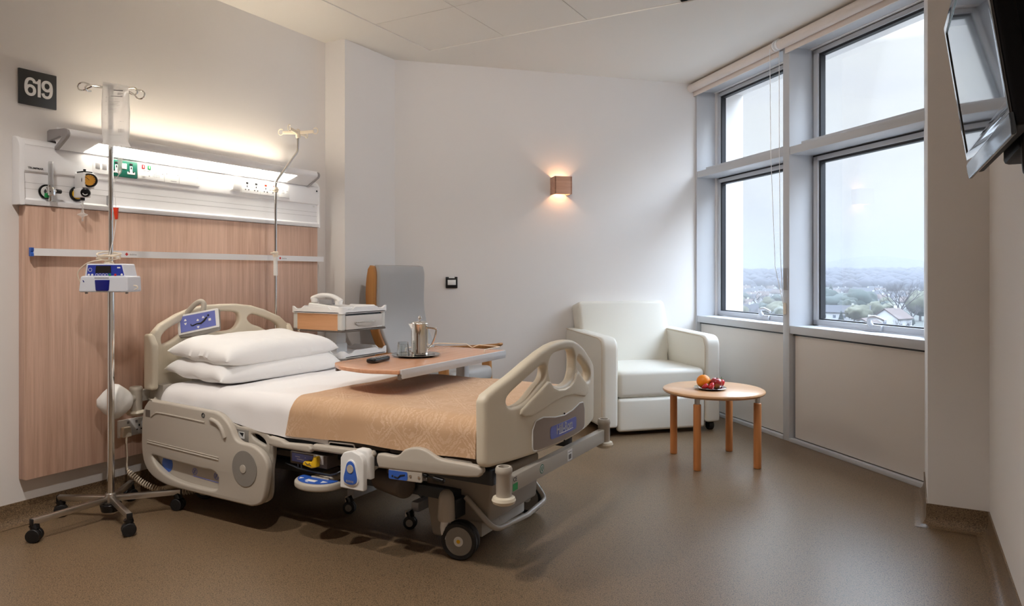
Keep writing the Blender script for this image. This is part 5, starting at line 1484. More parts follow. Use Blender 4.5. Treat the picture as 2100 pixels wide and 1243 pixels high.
# ------------------------------------------------------------------ bedside cabinet and telephone
cb = thing('bedside_cabinet', 'bedside cabinet with grey drawer and white wavy trays', 'bedside cabinet', (.46, 3.32, 0))
cx0, cx1, cy0, cy1 = .262, .662, 3.118, 3.512
for a_, b_ in (((cx0 + .035, cy0, .812), (cx1 - .035, cy0 + .016, .918)), ((cx0 + .035, cy1 - .016, .812), (cx1 - .035, cy1, .918)), ((cx0, cy0 + .03, .812), (cx0 + .016, cy1 - .03, .918))):
    m = M(); m.span(a_, b_); part('side_panel', m, 'cabinet_wood', cb)
for a, b in ((cx0 + .018, cy0 + .016), (cx1 - .020, cy0 + .016), (cx0 + .018, cy1 - .016), (cx1 - .020, cy1 - .016)):
    m = M(); m.box((a, b, .865), (.040, .036, .106), .010, 3); part('corner_post', m, 'post_white', cb)
m = M(); m.span((cx0 + .01, cy0 + .01, .895), (cx1 - .01, cy1 - .01, .918)); m.span((cx0 + .01, cy0 + .01, .815), (cx1 - .06, cy1 - .01, .83)); part('carcass', m, 'black_plastic', cb)
m = M(); m.span((cx0 - .002, cy0 - .002, .802), (cx1 + .002, cy1 + .002, .813), .003); part('base_edge', m, 'taupe_dark', cb)
m = M(); m.span((cx0 + .05, cy0 + .035, .818), (cx1 - .008, cy1 - .035, .894)); m.span((cx1 - .012, cy0 + .034, .816), (cx1 + .002, cy1 - .034, .900), .002); dw = part('drawer', m, 'panel_grey', cb)
m = M(); m.tube(smooth([(cx1 + .002, 3.225, .858), (cx1 + .022, 3.240, .858), (cx1 + .030, 3.315, .8585), (cx1 + .022, 3.390, .859), (cx1 + .002, 3.405, .859)], 5, False), .0055, 10, flat=(.7, 1)); part('handle', m, 'chrome', dw)
m = M(); m.span((cx1 + .001, 3.43, .818), (cx1 + .003, 3.475, .825)); part('drawer_label', m, 'label_paper', dw)
def wavy_tray(z0, lip, name, x0, x1, y0, y1):
    m = M(); m.prism(rpoly([(x0, y0, .03), (x1, y0, .03), (x1, y1, .03), (x0, y1, .03)]), .012, XY(z0 + .006), bev=.003)
    ring = rpoly([(x0, y0, .03), (x1, y0, .03), (x1, y1, .03), (x0, y1, .03)], 5)
    P = [Vector(p) for p in ring]; dense = []
    for a, b in zip(P, P[1:] + P[:1]):
        n_ = max(1, int((b - a).length / .012))
        dense += [a.lerp(b, k / n_) for k in range(n_)]
    In = inset(dense, .008)
    bmq = bmesh.new(); rows = []
    cxm, cym = (x0 + x1) / 2, (y0 + y1) / 2
    for a, b in zip(dense, In):
        ux = abs(a.x - cxm) / ((x1 - x0) / 2); uy = abs(a.y - cym) / ((y1 - y0) / 2)
        along = min(ux, uy)
        def ss(e0, e1, t): t = min(1, max(0, (t - e0) / (e1 - e0))); return t * t * (3 - 2 * t)
        hgt = lip * (1 - .40 * ss(.45, .60, along) * (1 - ss(.74, .90, along))) + lip * .02 * ss(.85, .98, along)
        rows.append([bmq.verts.new((a.x, a.y, z0 + .004)), bmq.verts.new((a.x, a.y, z0 + hgt)), bmq.verts.new((b.x, b.y, z0 + hgt)), bmq.verts.new((b.x, b.y, z0 + .010))])
    for A, B in zip(rows, rows[1:] + rows[:1]):
        for k in range(4): bmq.faces.new((A[k], B[k], B[(k + 1) % 4], A[(k + 1) % 4]))
    bmesh.ops.recalc_face_normals(bmq, faces=bmq.faces)
    m.take(bmq)
    return part(name, m, 'white_plastic', cb)
wavy_tray(.912, .040, 'top_tray', cx0 - .012, cx1 + .012, cy0 - .012, cy1 + .012)
wavy_tray(.648, .044, 'lower_tray', cx0 + .034, cx1 + .012, cy0 - .012, cy1 + .012)
m = M(); m.span((.372, 3.27, .16), (.474, 3.36, .80), .012); m.span((.366, 3.265, .16), (.480, 3.365, .72), .012); part('column', m, 'white_plastic', cb)
m = M(); m.span((.28, 3.205, .08), (.66, 3.245, .12), .008); m.span((.28, 3.45, .08), (.66, 3.49, .12), .008); m.span((.30, 3.205, .09), (.48, 3.49, .17), .01); part('base', m, 'wheel_grey', cb)
for xx in (.30, .64):
    for yy in (3.228, 3.47): caster(cb, xx, yy, .030, R(30), 'black_plastic', 'black_rubber', None, .085, .014)
ph = thing('telephone', 'white desk telephone on the bedside cabinet tray', 'telephone', (.40, 3.30, .925), R(14))
m = M(); m.prism(rpoly([(-.105, .0, .008), (.105, .0, .008), (.105, .022, .01), (-.105, .048, .012)]), .19, XZ(0), bev=.006); part('base', m, 'phone_white', ph, world=False)
m = M()
m.tube(smooth([(-.100, -.055, .066), (-.075, -.055, .082), (-.03, -.055, .092), (.03, -.055, .089), (.075, -.055, .072), (.100, -.055, .052)], 6, False), [.017, .020, .022, .022, .021, .020, .019] + [.0185] * 19 + [.020, .021, .022, .022, .021], 14, flat=(.75, 1.1))
m.cyl((-.082, -.055, .048), (-.082, -.055, .075), .023, seg=20, bev=.004); m.cyl((.085, -.055, .034), (.085, -.055, .060), .023, seg=20, bev=.004)
part('handset', m, 'phone_white', ph, world=False)
m = M()
for i in range(4):
    for j in range(3): m.box((-.05 + .024 * i, .000 + .020 * j, .044 - .003 * i), (.014, .012, .006), .002)
m.box((0, -.055, .050), (.09, .03, .03), .004); part('keys', m, 'grey_ink', ph, world=False)
m = M()
pts = [(.325 + .007 * math.sin(.9 * k), 3.10 + .007 * math.cos(.9 * k), .812 - .0016 * k) for k in range(110)]
m.tube(pts, .002, 6)
single('phone_cord', m, 'cream_cord', 'pale coiled telephone cord hanging below the bedside cabinet', 'cord', (.325, 3.10, .64))

# ------------------------------------------------------------------ high-back chair in the corner
hc_ = thing('high_back_chair', 'grey high-back chair with wooden frame in the corner behind cabinet', 'chair', (.62, 3.98, 0))
Y0, Y1 = 3.705, 4.255
front = smooth([(.425, 1.205), (.438, 1.15), (.436, 1.05), (.434, .95), (.444, .86), (.470, .76), (.508, .68), (.538, .60), (.555, .53)], 5, False)
back_ = smooth([(.345, 1.185), (.330, 1.10), (.325, 1.00), (.336, .88), (.365, .77), (.405, .68), (.455, .60), (.480, .53)], 5, False)
poly = [tuple(p) for p in front] + [tuple(p) for p in reversed(back_)] + [(.372, 1.212)]
m = M(); m.prism([tuple(p) for p in front] + [tuple(p + Vector((.030, 0))) for p in reversed(back_)] + [(.392, 1.213)], Y1 - Y0 - .03, XZ((Y0 + Y1) / 2), bev=.014, res=3); part('backrest', m, 'vinyl_grey', hc_, 'grey vinyl backrest', angle=50)
for y_ in (Y0 + .012, Y1 - .012):
    m = M(); m.prism([tuple(p + Vector((-.022, 0))) for p in front] + [tuple(p) for p in reversed(back_)] + [(.365, 1.210)], .026, XZ(y_), bev=.009, res=3); part('side_frame', m, 'chair_wood', hc_, 'wooden side frame', angle=50)
m = M(); m.box((.76, 3.98, .445), (.56, .50, .10), .035, 4, rot=Matrix.Rotation(R(-4), 3, 'Y')); part('seat', m, 'vinyl_grey', hc_)
for y_ in (3.715, 4.245):
    m = M()
    m.prism([tuple(p) for p in smooth([(.44, .612), (.62, .622), (.85, .640), (1.04, .660), (1.088, .668), (1.090, .650), (1.04, .634), (.85, .612), (.62, .594), (.44, .584)], 4)], .052, XZ(y_), bev=.010, res=3); part('armrest', m, 'chair_wood', hc_)
    m = M(); m.prism([(.935, .645), (1.000, .648), (1.012, .40), (1.030, .012), (.995, .012), (.945, .40)], .034, XZ(y_), bev=.007); part('leg', m, 'chair_wood', hc_)
    m = M(); m.prism([(.455, .62), (.500, .62), (.480, .40), (.400, .012), (.365, .012), (.430, .40)], .034, XZ(y_), bev=.007); part('leg', m, 'chair_wood', hc_)
    m = M(); m.span((.44, y_ - .012, .375), (1.0, y_ + .012, .425), .004); part('seat_rail', m, 'chair_wood', hc_)

# ------------------------------------------------------------------ cream reclining armchair by the back wall
AC = W0 + Vector((-q, -q, 0)) * .735 + Vector((q, -q, 0)) * .42
ac = thing('armchair', 'cream vinyl recliner armchair in the corner by the window', 'armchair', tuple(AC), R(45))
# local x: right along the wall, y: towards the wall, z: up; front at y = -.39
arm = rpoly([(-.39, .065, .02), (-.39, .700, .085), (.38, .720, .05), (.38, .065, .02)], 7)
for sx_ in (-1, 1):
    m = M(); m.prism([tuple(p) for p in arm], .118, YZ(sx_ * .406), bev=.024, res=4); am = part('armrest', m, 'vinyl_cream', ac, world=False, angle=60)
    m = M()
    m.tube([(sx_ * .406 - sx_ * .058, -.372, .09), (sx_ * .406 - sx_ * .058, -.372, .62), (sx_ * .406 - sx_ * .058, -.35, .675), (sx_ * .406 - sx_ * .058, -.30, .693), (sx_ * .406 - sx_ * .058, .36, .712)], .0028, 6)
    m.tube([(sx_ * .406 + sx_ * .058, -.372, .09), (sx_ * .406 + sx_ * .058, -.372, .62), (sx_ * .406 + sx_ * .058, -.35, .675), (sx_ * .406 + sx_ * .058, -.30, .693), (sx_ * .406 + sx_ * .058, .36, .712)], .0028, 6)
    part('piping', m, 'seat_piping', am, world=False)
def cushion(m, c, size, bev, puff, axis, seg=6):
    b = bmesh.new()
    bmesh.ops.create_cube(b, size=1.0); bmesh.ops.scale(b, vec=size, verts=b.verts)
    bmesh.ops.bevel(b, geom=list(b.edges), offset=bev, segments=5, profile=.5, affect='EDGES')
    for ax in range(3):
        if ax == axis: continue
        for k in range(1, 10):
            no = [0, 0, 0]; no[ax] = 1; co = [0, 0, 0]; co[ax] = -size[ax] / 2 + size[ax] * k / 10
            bmesh.ops.bisect_plane(b, geom=list(b.verts) + list(b.edges) + list(b.faces), plane_co=co, plane_no=no)
    o_ = [a for a in range(3) if a != axis]
    for v in b.verts:
        k = max(0, 1 - (2 * v.co[o_[0]] / size[o_[0]]) ** 2) * max(0, 1 - (2 * v.co[o_[1]] / size[o_[1]]) ** 2)
        v.co[axis] += math.copysign(puff * k, v.co[axis])
    m.take(b, c if isinstance(c, Matrix) else Matrix.Translation(c))
m = M(); cushion(m, (0, -.075, .365), (.686, .61, .195), .035, .014, 2); part('seat_cushion', m, 'vinyl_cream', ac, world=False, angle=60)
m = M(); cushion(m, (0, -.352, .148), (.686, .060, .236), .022, .008, 1); part('footrest_panel', m, 'vinyl_cream', ac, world=False, angle=60)
# backrest: a little wider at the shoulders, leaning back
m = M()
bmx = Matrix.Translation((.0, .245, .455)) @ Matrix.Rotation(R(-13), 4, 'X')
m2 = M(); m2.prism(rpoly([(-.340, -.10, .03), (.340, -.10, .03), (.345, .04, .03), (.392, .10, .04), (.358, .478, .045), (-.400, .478, .045), (-.385, .10, .04), (-.345, .04, .03)], 7), .165, Matrix.Rotation(R(90), 4, 'X'), bev=.03, res=4)
for ax, rng in ((0, [-.3 + .06 * k for k in range(11)]), (2, [-.05 + .06 * k for k in range(9)])):
    for t in rng:
        no = [0, 0, 0]; no[ax] = 1; co = [0, 0, 0]; co[ax] = t
        bmesh.ops.bisect_plane(m2.bm, geom=list(m2.bm.verts) + list(m2.bm.edges) + list(m2.bm.faces), plane_co=co, plane_no=no)
for v in m2.bm.verts:
    if v.co.y < -.05: v.co.y -= .020 * max(0, 1 - (v.co.x / .38) ** 2) * max(0, 1 - ((v.co.z - .2) / .3) ** 2)
me_ = bpy.data.meshes.new('t'); m2.bm.transform(bmx); m2.bm.to_mesh(me_); m.bm.from_mesh(me_); bpy.data.meshes.remove(me_)
bk = part('backrest', m, 'vinyl_cream', ac, world=False, angle=60)
m = M(); m.span((-.345, -.30, .09), (.345, .36, .26), .01); m.span((-.345, .30, .09), (.345, .385, .62), .01); part('base_frame', m, 'vinyl_cream', ac, world=False)
for sx_ in (-1, 1):
    for y_ in (-.33, .33):
        m = M(); m.cyl((sx_ * .392, y_, .034), (sx_ * .432, y_, .034), .034, seg=28, bev=.006); part('caster', m, 'black_rubber', ac, world=False)
        m = M(); m.cyl((sx_ * .412, y_ + .012, .04), (sx_ * .412, y_ + .012, .075), .016, seg=14); m.box((sx_ * .412, y_ - .025, .072), (.030, .05, .006), .002); part('caster_stem', m, 'steel', ac, world=False)

# ------------------------------------------------------------------ round coffee table with fruit
CTB = Vector((2.530, 4.365, 0))
ct = thing('coffee_table', 'round light wood coffee table with four dowel legs', 'coffee table', tuple(CTB))
m = M(); m.lathe([(0, .422), (.285, .422), (.298, .427), (.304, .436), (.302, .444), (.292, .449), (0, .449)], CTB, seg=80); part('table_top', m, 'beech_table', ct)
for x_, y_ in ((2.264, 4.428), (2.497, 4.112), (2.560, 4.664), (2.796, 4.330)):
    m = M(); m.cyl((x_, y_, .0), (x_, y_, .388), .0225, seg=28, bev=.006); lg = part('leg', m, 'beech_leg', ct)
    m = M(); m.cyl((x_, y_, .385), (x_, y_, .423), .0155, seg=20); d = (CTB - Vector((x_, y_, 0))).normalized(); m.box((x_ + d.x * .025, y_ + d.y * .025, .414), (.05, .022, .012), .003, rot=Matrix.Rotation(math.atan2(d.y, d.x), 3, 'Z')); part('ferrule', m, 'steel', lg, 'steel ferrule')
FP = Vector((2.522, 4.318, .4495))
m = M(); m.lathe([(0, 0), (.055, 0), (.066, .002), (.094, .010), (.097, .012), (.094, .0135), (.066, .006), (.054, .0035), (0, .0035)], FP, seg=48); single('fruit_plate', m, 'chrome', 'small round steel plate of fruit on the coffee table', 'plate', tuple(FP), angle=60)
def FQ(r_, f_, u_): return FP + RV * r_ + FV * f_ + UP * u_
og = thing('orange', 'large orange on the fruit plate', 'orange', tuple(FQ(-.036, .012, .0)))
m = M(); m.sphere(FQ(-.036, .014, .0445), .0425, 32, (1, 1, .96)); part('skin', m, 'orange_skin', og, angle=180)
m = M(); m.cyl(FQ(-.036, .014, .084), FQ(-.036, .014, .0870), .004, seg=10); part('stem_end', m, 'stem_green', og)
ap = thing('apple', 'red and yellow apple in the middle of the fruit plate', 'apple', tuple(FQ(.028, -.012, 0)))
m = M(); m.lathe([(0, .006), (.010, .0025), (.020, .004), (.031, .018), (.0355, .036), (.034, .052), (.026, .064), (.014, .067), (.005, .061), (0, .057)], FQ(.030, -.012, .001), (.12, -.05, 1), seg=32); part('skin', m, 'apple_skin', ap, angle=180)
m = M(); m.tube([FQ(.033, -.013, .058), FQ(.036, -.014, .072)], .0014, 6); part('stalk', m, 'stem_green', ap)
def berry(r_, f_, u_, axis, sc, label):
    c_ = FQ(r_, f_, u_)
    t = thing('strawberry', label, 'strawberry', tuple(c_), 0, 'strawberries on the fruit plate')
    m = M(); m.lathe([(0, -.030 * sc), (.008 * sc, -.026 * sc), (.017 * sc, -.010 * sc), (.0205 * sc, .006 * sc), (.017 * sc, .018 * sc), (.008 * sc, .023 * sc), (0, .024 * sc)], c_, axis, seg=24); part('flesh', m, 'strawberry_skin', t, angle=180)
    m = M(); ax = Vector(axis).normalized(); o1 = ax.orthogonal().normalized(); o2 = ax.cross(o1)
    for k in range(6):
        a = 2 * PI * k / 6; d = o1 * math.cos(a) + o2 * math.sin(a)
        m.tube([c_ + ax * (.0235 * sc), c_ + ax * (.026 * sc) + d * .009 * sc, c_ + ax * (.0235 * sc) + d * .017 * sc], [.003 * sc, .004 * sc, .0008], 6, flat=(.35, 1))
    m.tube([c_ + ax * (.024 * sc), c_ + ax * (.036 * sc)], .0016 * sc, 6)
    part('calyx', m, 'stem_green', t)
berry(-.040, -.042, .022, RV * .75 + UP * .35 - FV * .2, .80, 'small strawberry under the orange, at the front left')
berry(-.008, -.050, .023, RV * -.5 + UP * -.75 - FV * .1, .92, 'strawberry at the front of the plate between orange and apple')
berry(.070, .012, .034, UP * .95 + RV * .1 + FV * .1, 1.05, 'strawberry standing upright behind the apple on the right')

# ------------------------------------------------------------------ wall television, tilted towards the bed
tv = thing('television', 'black wall-mounted television tilted towards the bed', 'television', (3.86, 2.22, 1.62))
Bp, Cp, Ap = Vector((3.735, 2.618, 1.462)), Vector((3.760, 1.800, 1.460)), Vector((3.673, 2.600, 1.900))
exv = (Cp - Bp).normalized()                 # along the bottom edge, towards the viewer
eyv = (Ap - Bp); eyv = (eyv - exv * eyv.dot(exv)).normalized()
TM = frame_mx(Bp, exv, eyv)                  # local z = out of the screen?
nz_ = exv.cross(eyv)
if nz_.x > 0: TM = frame_mx(Cp, -exv, eyv)
TW, THT = (Cp - Bp).length, .475
m = M(); m.prism(rpoly([(0, 0, .012), (TW, 0, .012), (TW, THT, .012), (0, THT, .012)]), .040, TM @ Matrix.Translation((0, 0, -.026)), bev=.010); m.prism(rpoly([(.05, .04, .03), (TW - .05, .04, .03), (TW - .05, THT - .05, .03), (.05, THT - .05, .03)]), .045, TM @ Matrix.Translation((0, 0, -.062)), bev=.015); cab = part('cabinet', m, 'tv_black', tv)
m = M(); m.prism(rpoly([(.004, .030), (TW - .004, .030), (TW - .004, THT - .004), (.004, THT - .004)]), .006, TM @ Matrix.Translation((0, 0, -.004)), holes=([(.030, .062), (TW - .030, .062), (TW - .030, THT - .030), (.030, THT - .030)],), bev=.0015); part('bezel', m, 'black_gloss', tv)
m = M(); m.prism([(.028, .060), (TW - .028, .060), (TW - .028, THT - .028), (.028, THT - .028)], .002, TM @ Matrix.Translation((0, 0, -.005))); part('screen', m, 'black_gloss', tv, 'dark reflecting screen')
m = M(); m.prism(rpoly([(.0, .004), (.010, -.016, .008), (TW - .010, -.016, .008), (TW, .004), (TW, .030), (0, .030)]), .010, TM @ Matrix.Translation((0, 0, -.004)), bev=.003); part('lower_trim', m, 'tv_acrylic', tv, 'clear silver lower trim')
m = M(); m.prism(rpoly([(TW * .35, .12), (TW * .65, .12), (TW * .65, .36), (TW * .35, .36)]), .03, TM @ Matrix.Translation((0, 0, -.095)), bev=.004)
cen = TM @ Vector((TW / 2, .25, -.09))
m.tube([cen, Vector((XR - .02, cen.y, 1.70))], .025, 12); m.span((XR - .022, cen.y - .09, 1.48), (XR - .001, cen.y + .09, 1.82), .004); m.span((3.800, 2.06, 1.45), (XR - .001, 2.36, 1.735), .012); part('wall_bracket', m, 'tv_black', tv)
tl = thing('television_cable', 'black cable loop hanging behind the television', 'cable', (3.82, 2.12, 1.40))
TLM = Matrix.Translation((-.040, .175, 0))
m = M(); m.tube(smooth([(3.845, 1.90, 1.56), (3.850, 1.885, 1.47), (3.855, 1.905, 1.415), (3.862, 1.945, 1.400), (3.868, 1.975, 1.43), (3.872, 1.98, 1.52), (3.875, 1.99, 1.60)], 6, False), .0055, 8); m.bm.transform(TLM); part('cable', m, 'black_rubber', tl)
m = M(); m.tube(smooth([(3.85, 1.93, 1.56), (3.858, 1.925, 1.48), (3.864, 1.945, 1.445), (3.870, 1.975, 1.47), (3.875, 2.00, 1.60)], 6, False), .004, 8); m.bm.transform(TLM); part('cable', m, 'black_rubber', tl)
# ------------------------------------------------------------------ recessed downlights on the near side of the bed
for k, (lx, ly) in enumerate(((1.05, .95), (2.25, .95))):
    dl = thing('downlight', ('round recessed downlight above the drip stand side of the room', 'round recessed downlight above the foot end side of the room')[k], 'downlight', (lx, ly, H), group='recessed downlights')
    m = M(); m.lathe([(.060, .004), (.060, -.001), (.078, -.004), (.082, -.001), (.082, .006), (.060, .004)], (lx, ly, H + .003), seg=36); part('trim_ring', m, 'white_plastic', dl)
    m = M(); m.cyl((lx, ly, H + .0042), (lx, ly, H + .0055), .061, seg=36); part('lens', m, 'downlight_lens', dl)
    l = bpy.data.lights.new('downlight_lamp', 'SPOT'); l.energy = DOWNLIGHT_W; l.spot_size = R(128); l.spot_blend = .7; l.shadow_soft_size = .05; l.color = (1.0, .94, .88)
    lo = bpy.data.objects.new('downlight_lamp', l); C.objects.link(lo); lo.parent = dl; lo.location = (0, 0, -.012)

wl = thing('downlight', 'round added fill downlight tilted at the armchair corner', 'downlight', (2.45, 2.30, H))  # added unseen spot, brightens the back wall and armchair
m = M(); m.lathe([(.060, .004), (.060, -.001), (.078, -.004), (.082, -.001), (.082, .006), (.060, .004)], (2.45, 2.30, H + .003), seg=36); part('trim_ring', m, 'white_plastic', wl)
m = M(); m.cyl((2.45, 2.30, H + .0042), (2.45, 2.30, H + .0055), .061, seg=36); part('lens', m, 'downlight_lens', wl)
l = bpy.data.lights.new('downlight_lamp', 'SPOT'); l.energy = FILL_SPOT_W; l.spot_size = R(125); l.spot_blend = 1.0; l.shadow_soft_size = .06; l.color = (1.0, .96, .93)
lo = bpy.data.objects.new('downlight_lamp', l); C.objects.link(lo); lo.parent = wl; lo.location = (0, 0, -.012)
lo.rotation_euler = (Vector((1.05, 5.0, 1.5)) - Vector((2.45, 2.30, H))).to_track_quat('-Z', 'Y').to_euler()

# ------------------------------------------------------------------ the view from the sixth floor
GZ = -20.0
CAMP = Vector((3.57, 0, 0))
def ground(d, b):
    """height of the land at distance d (m) and bearing b (x per y)"""
    t = min(1, max(0, (d - 600) / 1100)); t = t * t * (3 - 2 * t)
    t2 = min(1, max(0, (d - 1900) / 700)); t2 = t2 * t2 * (3 - 2 * t2)
    hill = 14 + 44 * math.exp(-((b + .035) / .075) ** 2)
    return GZ + t * (22 + 5 * nz3(d * .002, b * 9, 2)) + t2 * hill + 1.2 * nz3(d * .01, b * 40, 5)
def at(b, d, z=None): return Vector((CAMP.x + b * d, d, ground(d, b) if z is None else z))
ds = [60 * (1.09 ** k) for k in range(52)]
m = M(); m.grid(52, 60, lambda u, v: at(-.9 + 1.4 * v, ds[int(round(u * 51))]))
gm = mat('land', (42, 44, 38), 1.0, var=(.012, .25))
struct('landscape', m, 'land', angle=180)
# white end wall of the neighbouring wing, just outside the left window
m = M()
cfin = wp(-1.92, 1.05, -8); m.box(cfin, (1.7, .25, 40), .01, 2, ROTW); fin = struct('exterior_wall', m, 'render_white')
def px(p): 
    a = (p - 1050) / 1440.0; th = R(29.4)
    return (a * math.cos(th) - math.sin(th)) / (a * math.sin(th) + math.cos(th))
random.seed(11)
TAKEN = []
def free(p, d, r):
    c_ = at(px(p), d)
    if any((c_ - o_).length < r + r2 for o_, r2 in TAKEN): return False
    TAKEN.append((c_, r)); return True
def house(b, d, w_, dp, hw, hr, rz, roofm, label, group=None, windows=2):
    c_ = at(b, d); c_.z -= .3
    t = thing('house', label, 'house', tuple(c_), rz, group)
    m = M(); m.prism([(-dp / 2, 0), (dp / 2, 0), (dp / 2, hw), (0, hw + hr), (-dp / 2, hw)], w_, YZ(0)); part('walls', m, 'house_wall', t, world=False)
    m = M()
    m.prism([(-dp / 2 - .5, hw - .5 * hr / (dp / 2)), (0, hw + hr), (dp / 2 + .5, hw - .5 * hr / (dp / 2)), (dp / 2 + .5, hw + .3 - .5 * hr / (dp / 2)), (0, hw + hr + .35), (-dp / 2 - .5, hw + .3 - .5 * hr / (dp / 2))], w_ + .8, YZ(0)); rf = part('roof', m, roofm, t, world=False)
    m = M(); m.span((w_ * .2, -.4, hw + hr - .5), (w_ * .2 + .9, .4, hw + hr + 1.2)); part('chimney', m, 'house_wall', rf, world=False)
    if windows:
        for k in range(windows):
            x = -w_ / 2 + w_ * (k + .5) / windows
            m = M(); m.span((x - .6, -dp / 2 - .06, hw * .35), (x + .6, -dp / 2 + .05, hw * .35 + 1.3)); part('window', m, 'house_window', t, world=False)
        for sx_ in (-1, 1):
            m = M(); m.span((sx_ * w_ / 2 - .06, -.6, hw * .55), (sx_ * w_ / 2 + .06, .6, hw * .55 + 1.3)); part('window', m, 'house_window', t, world=False)
    return t
TAKEN.append((at(px(1829), 292), 8))
TAKEN.append((at(px(1778), 282), 8))
TAKEN.append((at(px(1722), 345), 14))
TAKEN.append((at(px(1523), 330), 9))
TAKEN.append((at(px(1525), 430), 8))
TAKEN.append((at(px(1520), 640), 10))
TAKEN.append((at(px(1770), 640), 10))
TAKEN.append((at(px(1846), 330), 9))
TAKEN.append((at(px(1560), 420), 6))
TAKEN.append((at(px(1851), 288), 3))
TAKEN.append((at(px(1727), 400), 15))
TAKEN.append((at(px(1697), 410), 7))
TAKEN.append((at(px(1516), 460), 8))
TAKEN.append((at(px(1725), 330), 3))
TAKEN.append((at(px(1704), 600), 5))
TAKEN.append((at(px(1887), 368), 9))
TAKEN.append((at(px(1752), 335), 4))
TAKEN.append((at(px(1596), 340), 6))
house(px(1829), 292, 9.5, 9.5, 5.2, 3.2, R(62), 'house_roof_tan', 'white gabled house low in the right window, nearest the handle', windows=2)
house(px(1778), 282, 9, 9, 3.0, 2.6, R(70), 'house_roof_tan', 'low house with tan gable roof left of the white gabled house', windows=1)
house(px(1722), 345, 24, 8, 4.0, 2.6, R(2), 'house_roof_grey', 'long terrace with grey roof and white walls in the right window', windows=6)
house(px(1523), 330, 13, 9, 4.0, 3.4, R(10), 'house_roof_grey', 'house with big grey roof at the bottom of the left window', windows=3)
house(px(1525), 430, 11, 8, 4.5, 2.5, R(-12), 'house_roof_tan', 'white house with pinkish roof above the grey roof in left window', windows=3)
house(px(1520), 640, 16, 9, 5, 3, R(8), 'house_roof_grey', 'pale villa among trees in the upper left window view', windows=4)
house(px(1770), 640, 16, 10, 7, 3, R(-8), 'house_roof_grey', 'tall pale house standing alone at the edge of the far woods', windows=4)
for k in range(70):
    p_ = random.choice((random.uniform(1504, 1600), random.uniform(1690, 1893), random.uniform(1690, 1893)))
    d = random.choice((random.uniform(420, 620), random.uniform(560, 800)))
    if not free(p_, d, 9): continue
    house(px(p_), d, random.uniform(8, 15), random.uniform(7, 9), random.uniform(3.5, 5.5), random.uniform(2, 3), R(random.uniform(-40, 40)), random.choice(('house_roof_grey', 'house_roof_tan', 'house_roof_grey')), 'small pale house far off among the trees', 'distant small houses', windows=0)

def blob(m, c, r, seed, sz=.8, seg=12):
    b = bmesh.new(); bmesh.ops.create_icosphere(b, subdivisions=3, radius=1.0)
    for v in b.verts:
        n_ = v.co.normalized()
        k = 1 + .28 * nz3(n_.x * 2 + seed, n_.y * 2, n_.z * 2) + .20 * nz3(n_.x * 6, n_.y * 6 + seed, n_.z * 6) + .22 * nz3(n_.x * 15 + seed, n_.y * 15, n_.z * 15)
        v.co = Vector((n_.x * r * k, n_.y * r * k, n_.z * r * sz * k))
    m.take(b, Matrix.Translation(c))
def tree(b, d, hgt, wid, crown, label, group=None, conifer=False):
    c_ = at(b, d)
    t = thing('tree', label, 'tree', tuple(c_), 0, group)
    sd_ = random.uniform(0, 90)
    m = M(); m.cyl(c_, c_ + UP * hgt * .5, wid * .05, wid * .03, seg=8); part('trunk', m, 'bare_twigs', t)
    m = M()
    if conifer:
        for k in range(5): m.lathe([(0, 0), (wid * (.5 - .08 * k), 0), (wid * .06, hgt * .30), (0, hgt * .32)], c_ + UP * hgt * (.1 + .15 * k), seg=14)
    else:
        blob(m, c_ + UP * hgt * .62, wid * .5, sd_, hgt * .40 / (wid * .5))
        for k in range(4): blob(m, c_ + UP * hgt * random.uniform(.45, .72) + Vector((random.uniform(-.36, .36), random.uniform(-.3, .3), 0)) * wid, wid * .26, sd_ + k, .9)
    part('crown', m, crown, t, angle=180)
def bare_tree(b, d, hgt, label):
    c_ = at(b, d)
    t = thing('bare_tree', label, 'tree', tuple(c_))
    rnd = random.Random(5 + int(hgt * 10)); mt_ = M(); mb = M()
    mt_.tube([c_, c_ + UP * hgt * .28], [hgt * .035, hgt * .022], 8)
    def grow(p, d_, ln, r, lev):
        e = p + d_ * ln; mid = p + d_ * ln * .5 + Vector((rnd.uniform(-1, 1), rnd.uniform(-1, 1), rnd.uniform(-.3, .6))) * ln * .08
        mb.tube([p, mid, e], [r, r * .8, r * .55], 5, caps=False)
        if lev == 0: return
        for k in range(rnd.choice((2, 3, 3))):
            dd = (d_ + Vector((rnd.uniform(-1, 1), rnd.uniform(-1, 1), rnd.uniform(-.35, .7))) * .75).normalized()
            grow(e if k else mid, dd, ln * rnd.uniform(.62, .82), r * .55, lev - 1)
    for k in range(6):
        a = 2 * PI * k / 6
        grow(c_ + UP * hgt * .26, Vector((math.cos(a) * .75, math.sin(a) * .75, .9)).normalized(), hgt * .25, hgt * .013, 5)
    part('trunk', mt_, 'bare_twigs', t); part('branches', mb, 'bare_twigs', t)
    return t
bt = bare_tree(px(1846), 330, 21, 'big bare spreading tree behind the white gabled house')
bare_tree(px(1560), 420, 12, 'bare tree in the middle of the left window view')
bare_tree(px(1851), 274, 7, 'small bare tree in front of the white gabled house')
tree(px(1727), 400, 11, 27, 'evergreen', 'broad dark evergreen mass above the long terrace')
tree(px(1697), 440, 9, 12, 'evergreen', 'dark evergreen at the left edge of the right window')
tree(px(1516), 460, 10, 14, 'evergreen', 'dark green tree beside the white end wall outside')
tree(px(1725), 330, 5, 3.2, 'evergreen', 'small pointed conifer in front of the long terrace', conifer=True)
tree(px(1704), 600, 13, 8, 'evergreen', 'dark conifer behind the evergreen mass', conifer=True)
tree(px(1887), 368, 13, 11, 'olive_crown', 'yellow green tree at the right edge of the right window')
tree(px(1752), 335, 7, 7, 'olive_crown', 'pale green bush at the end of the long terrace')
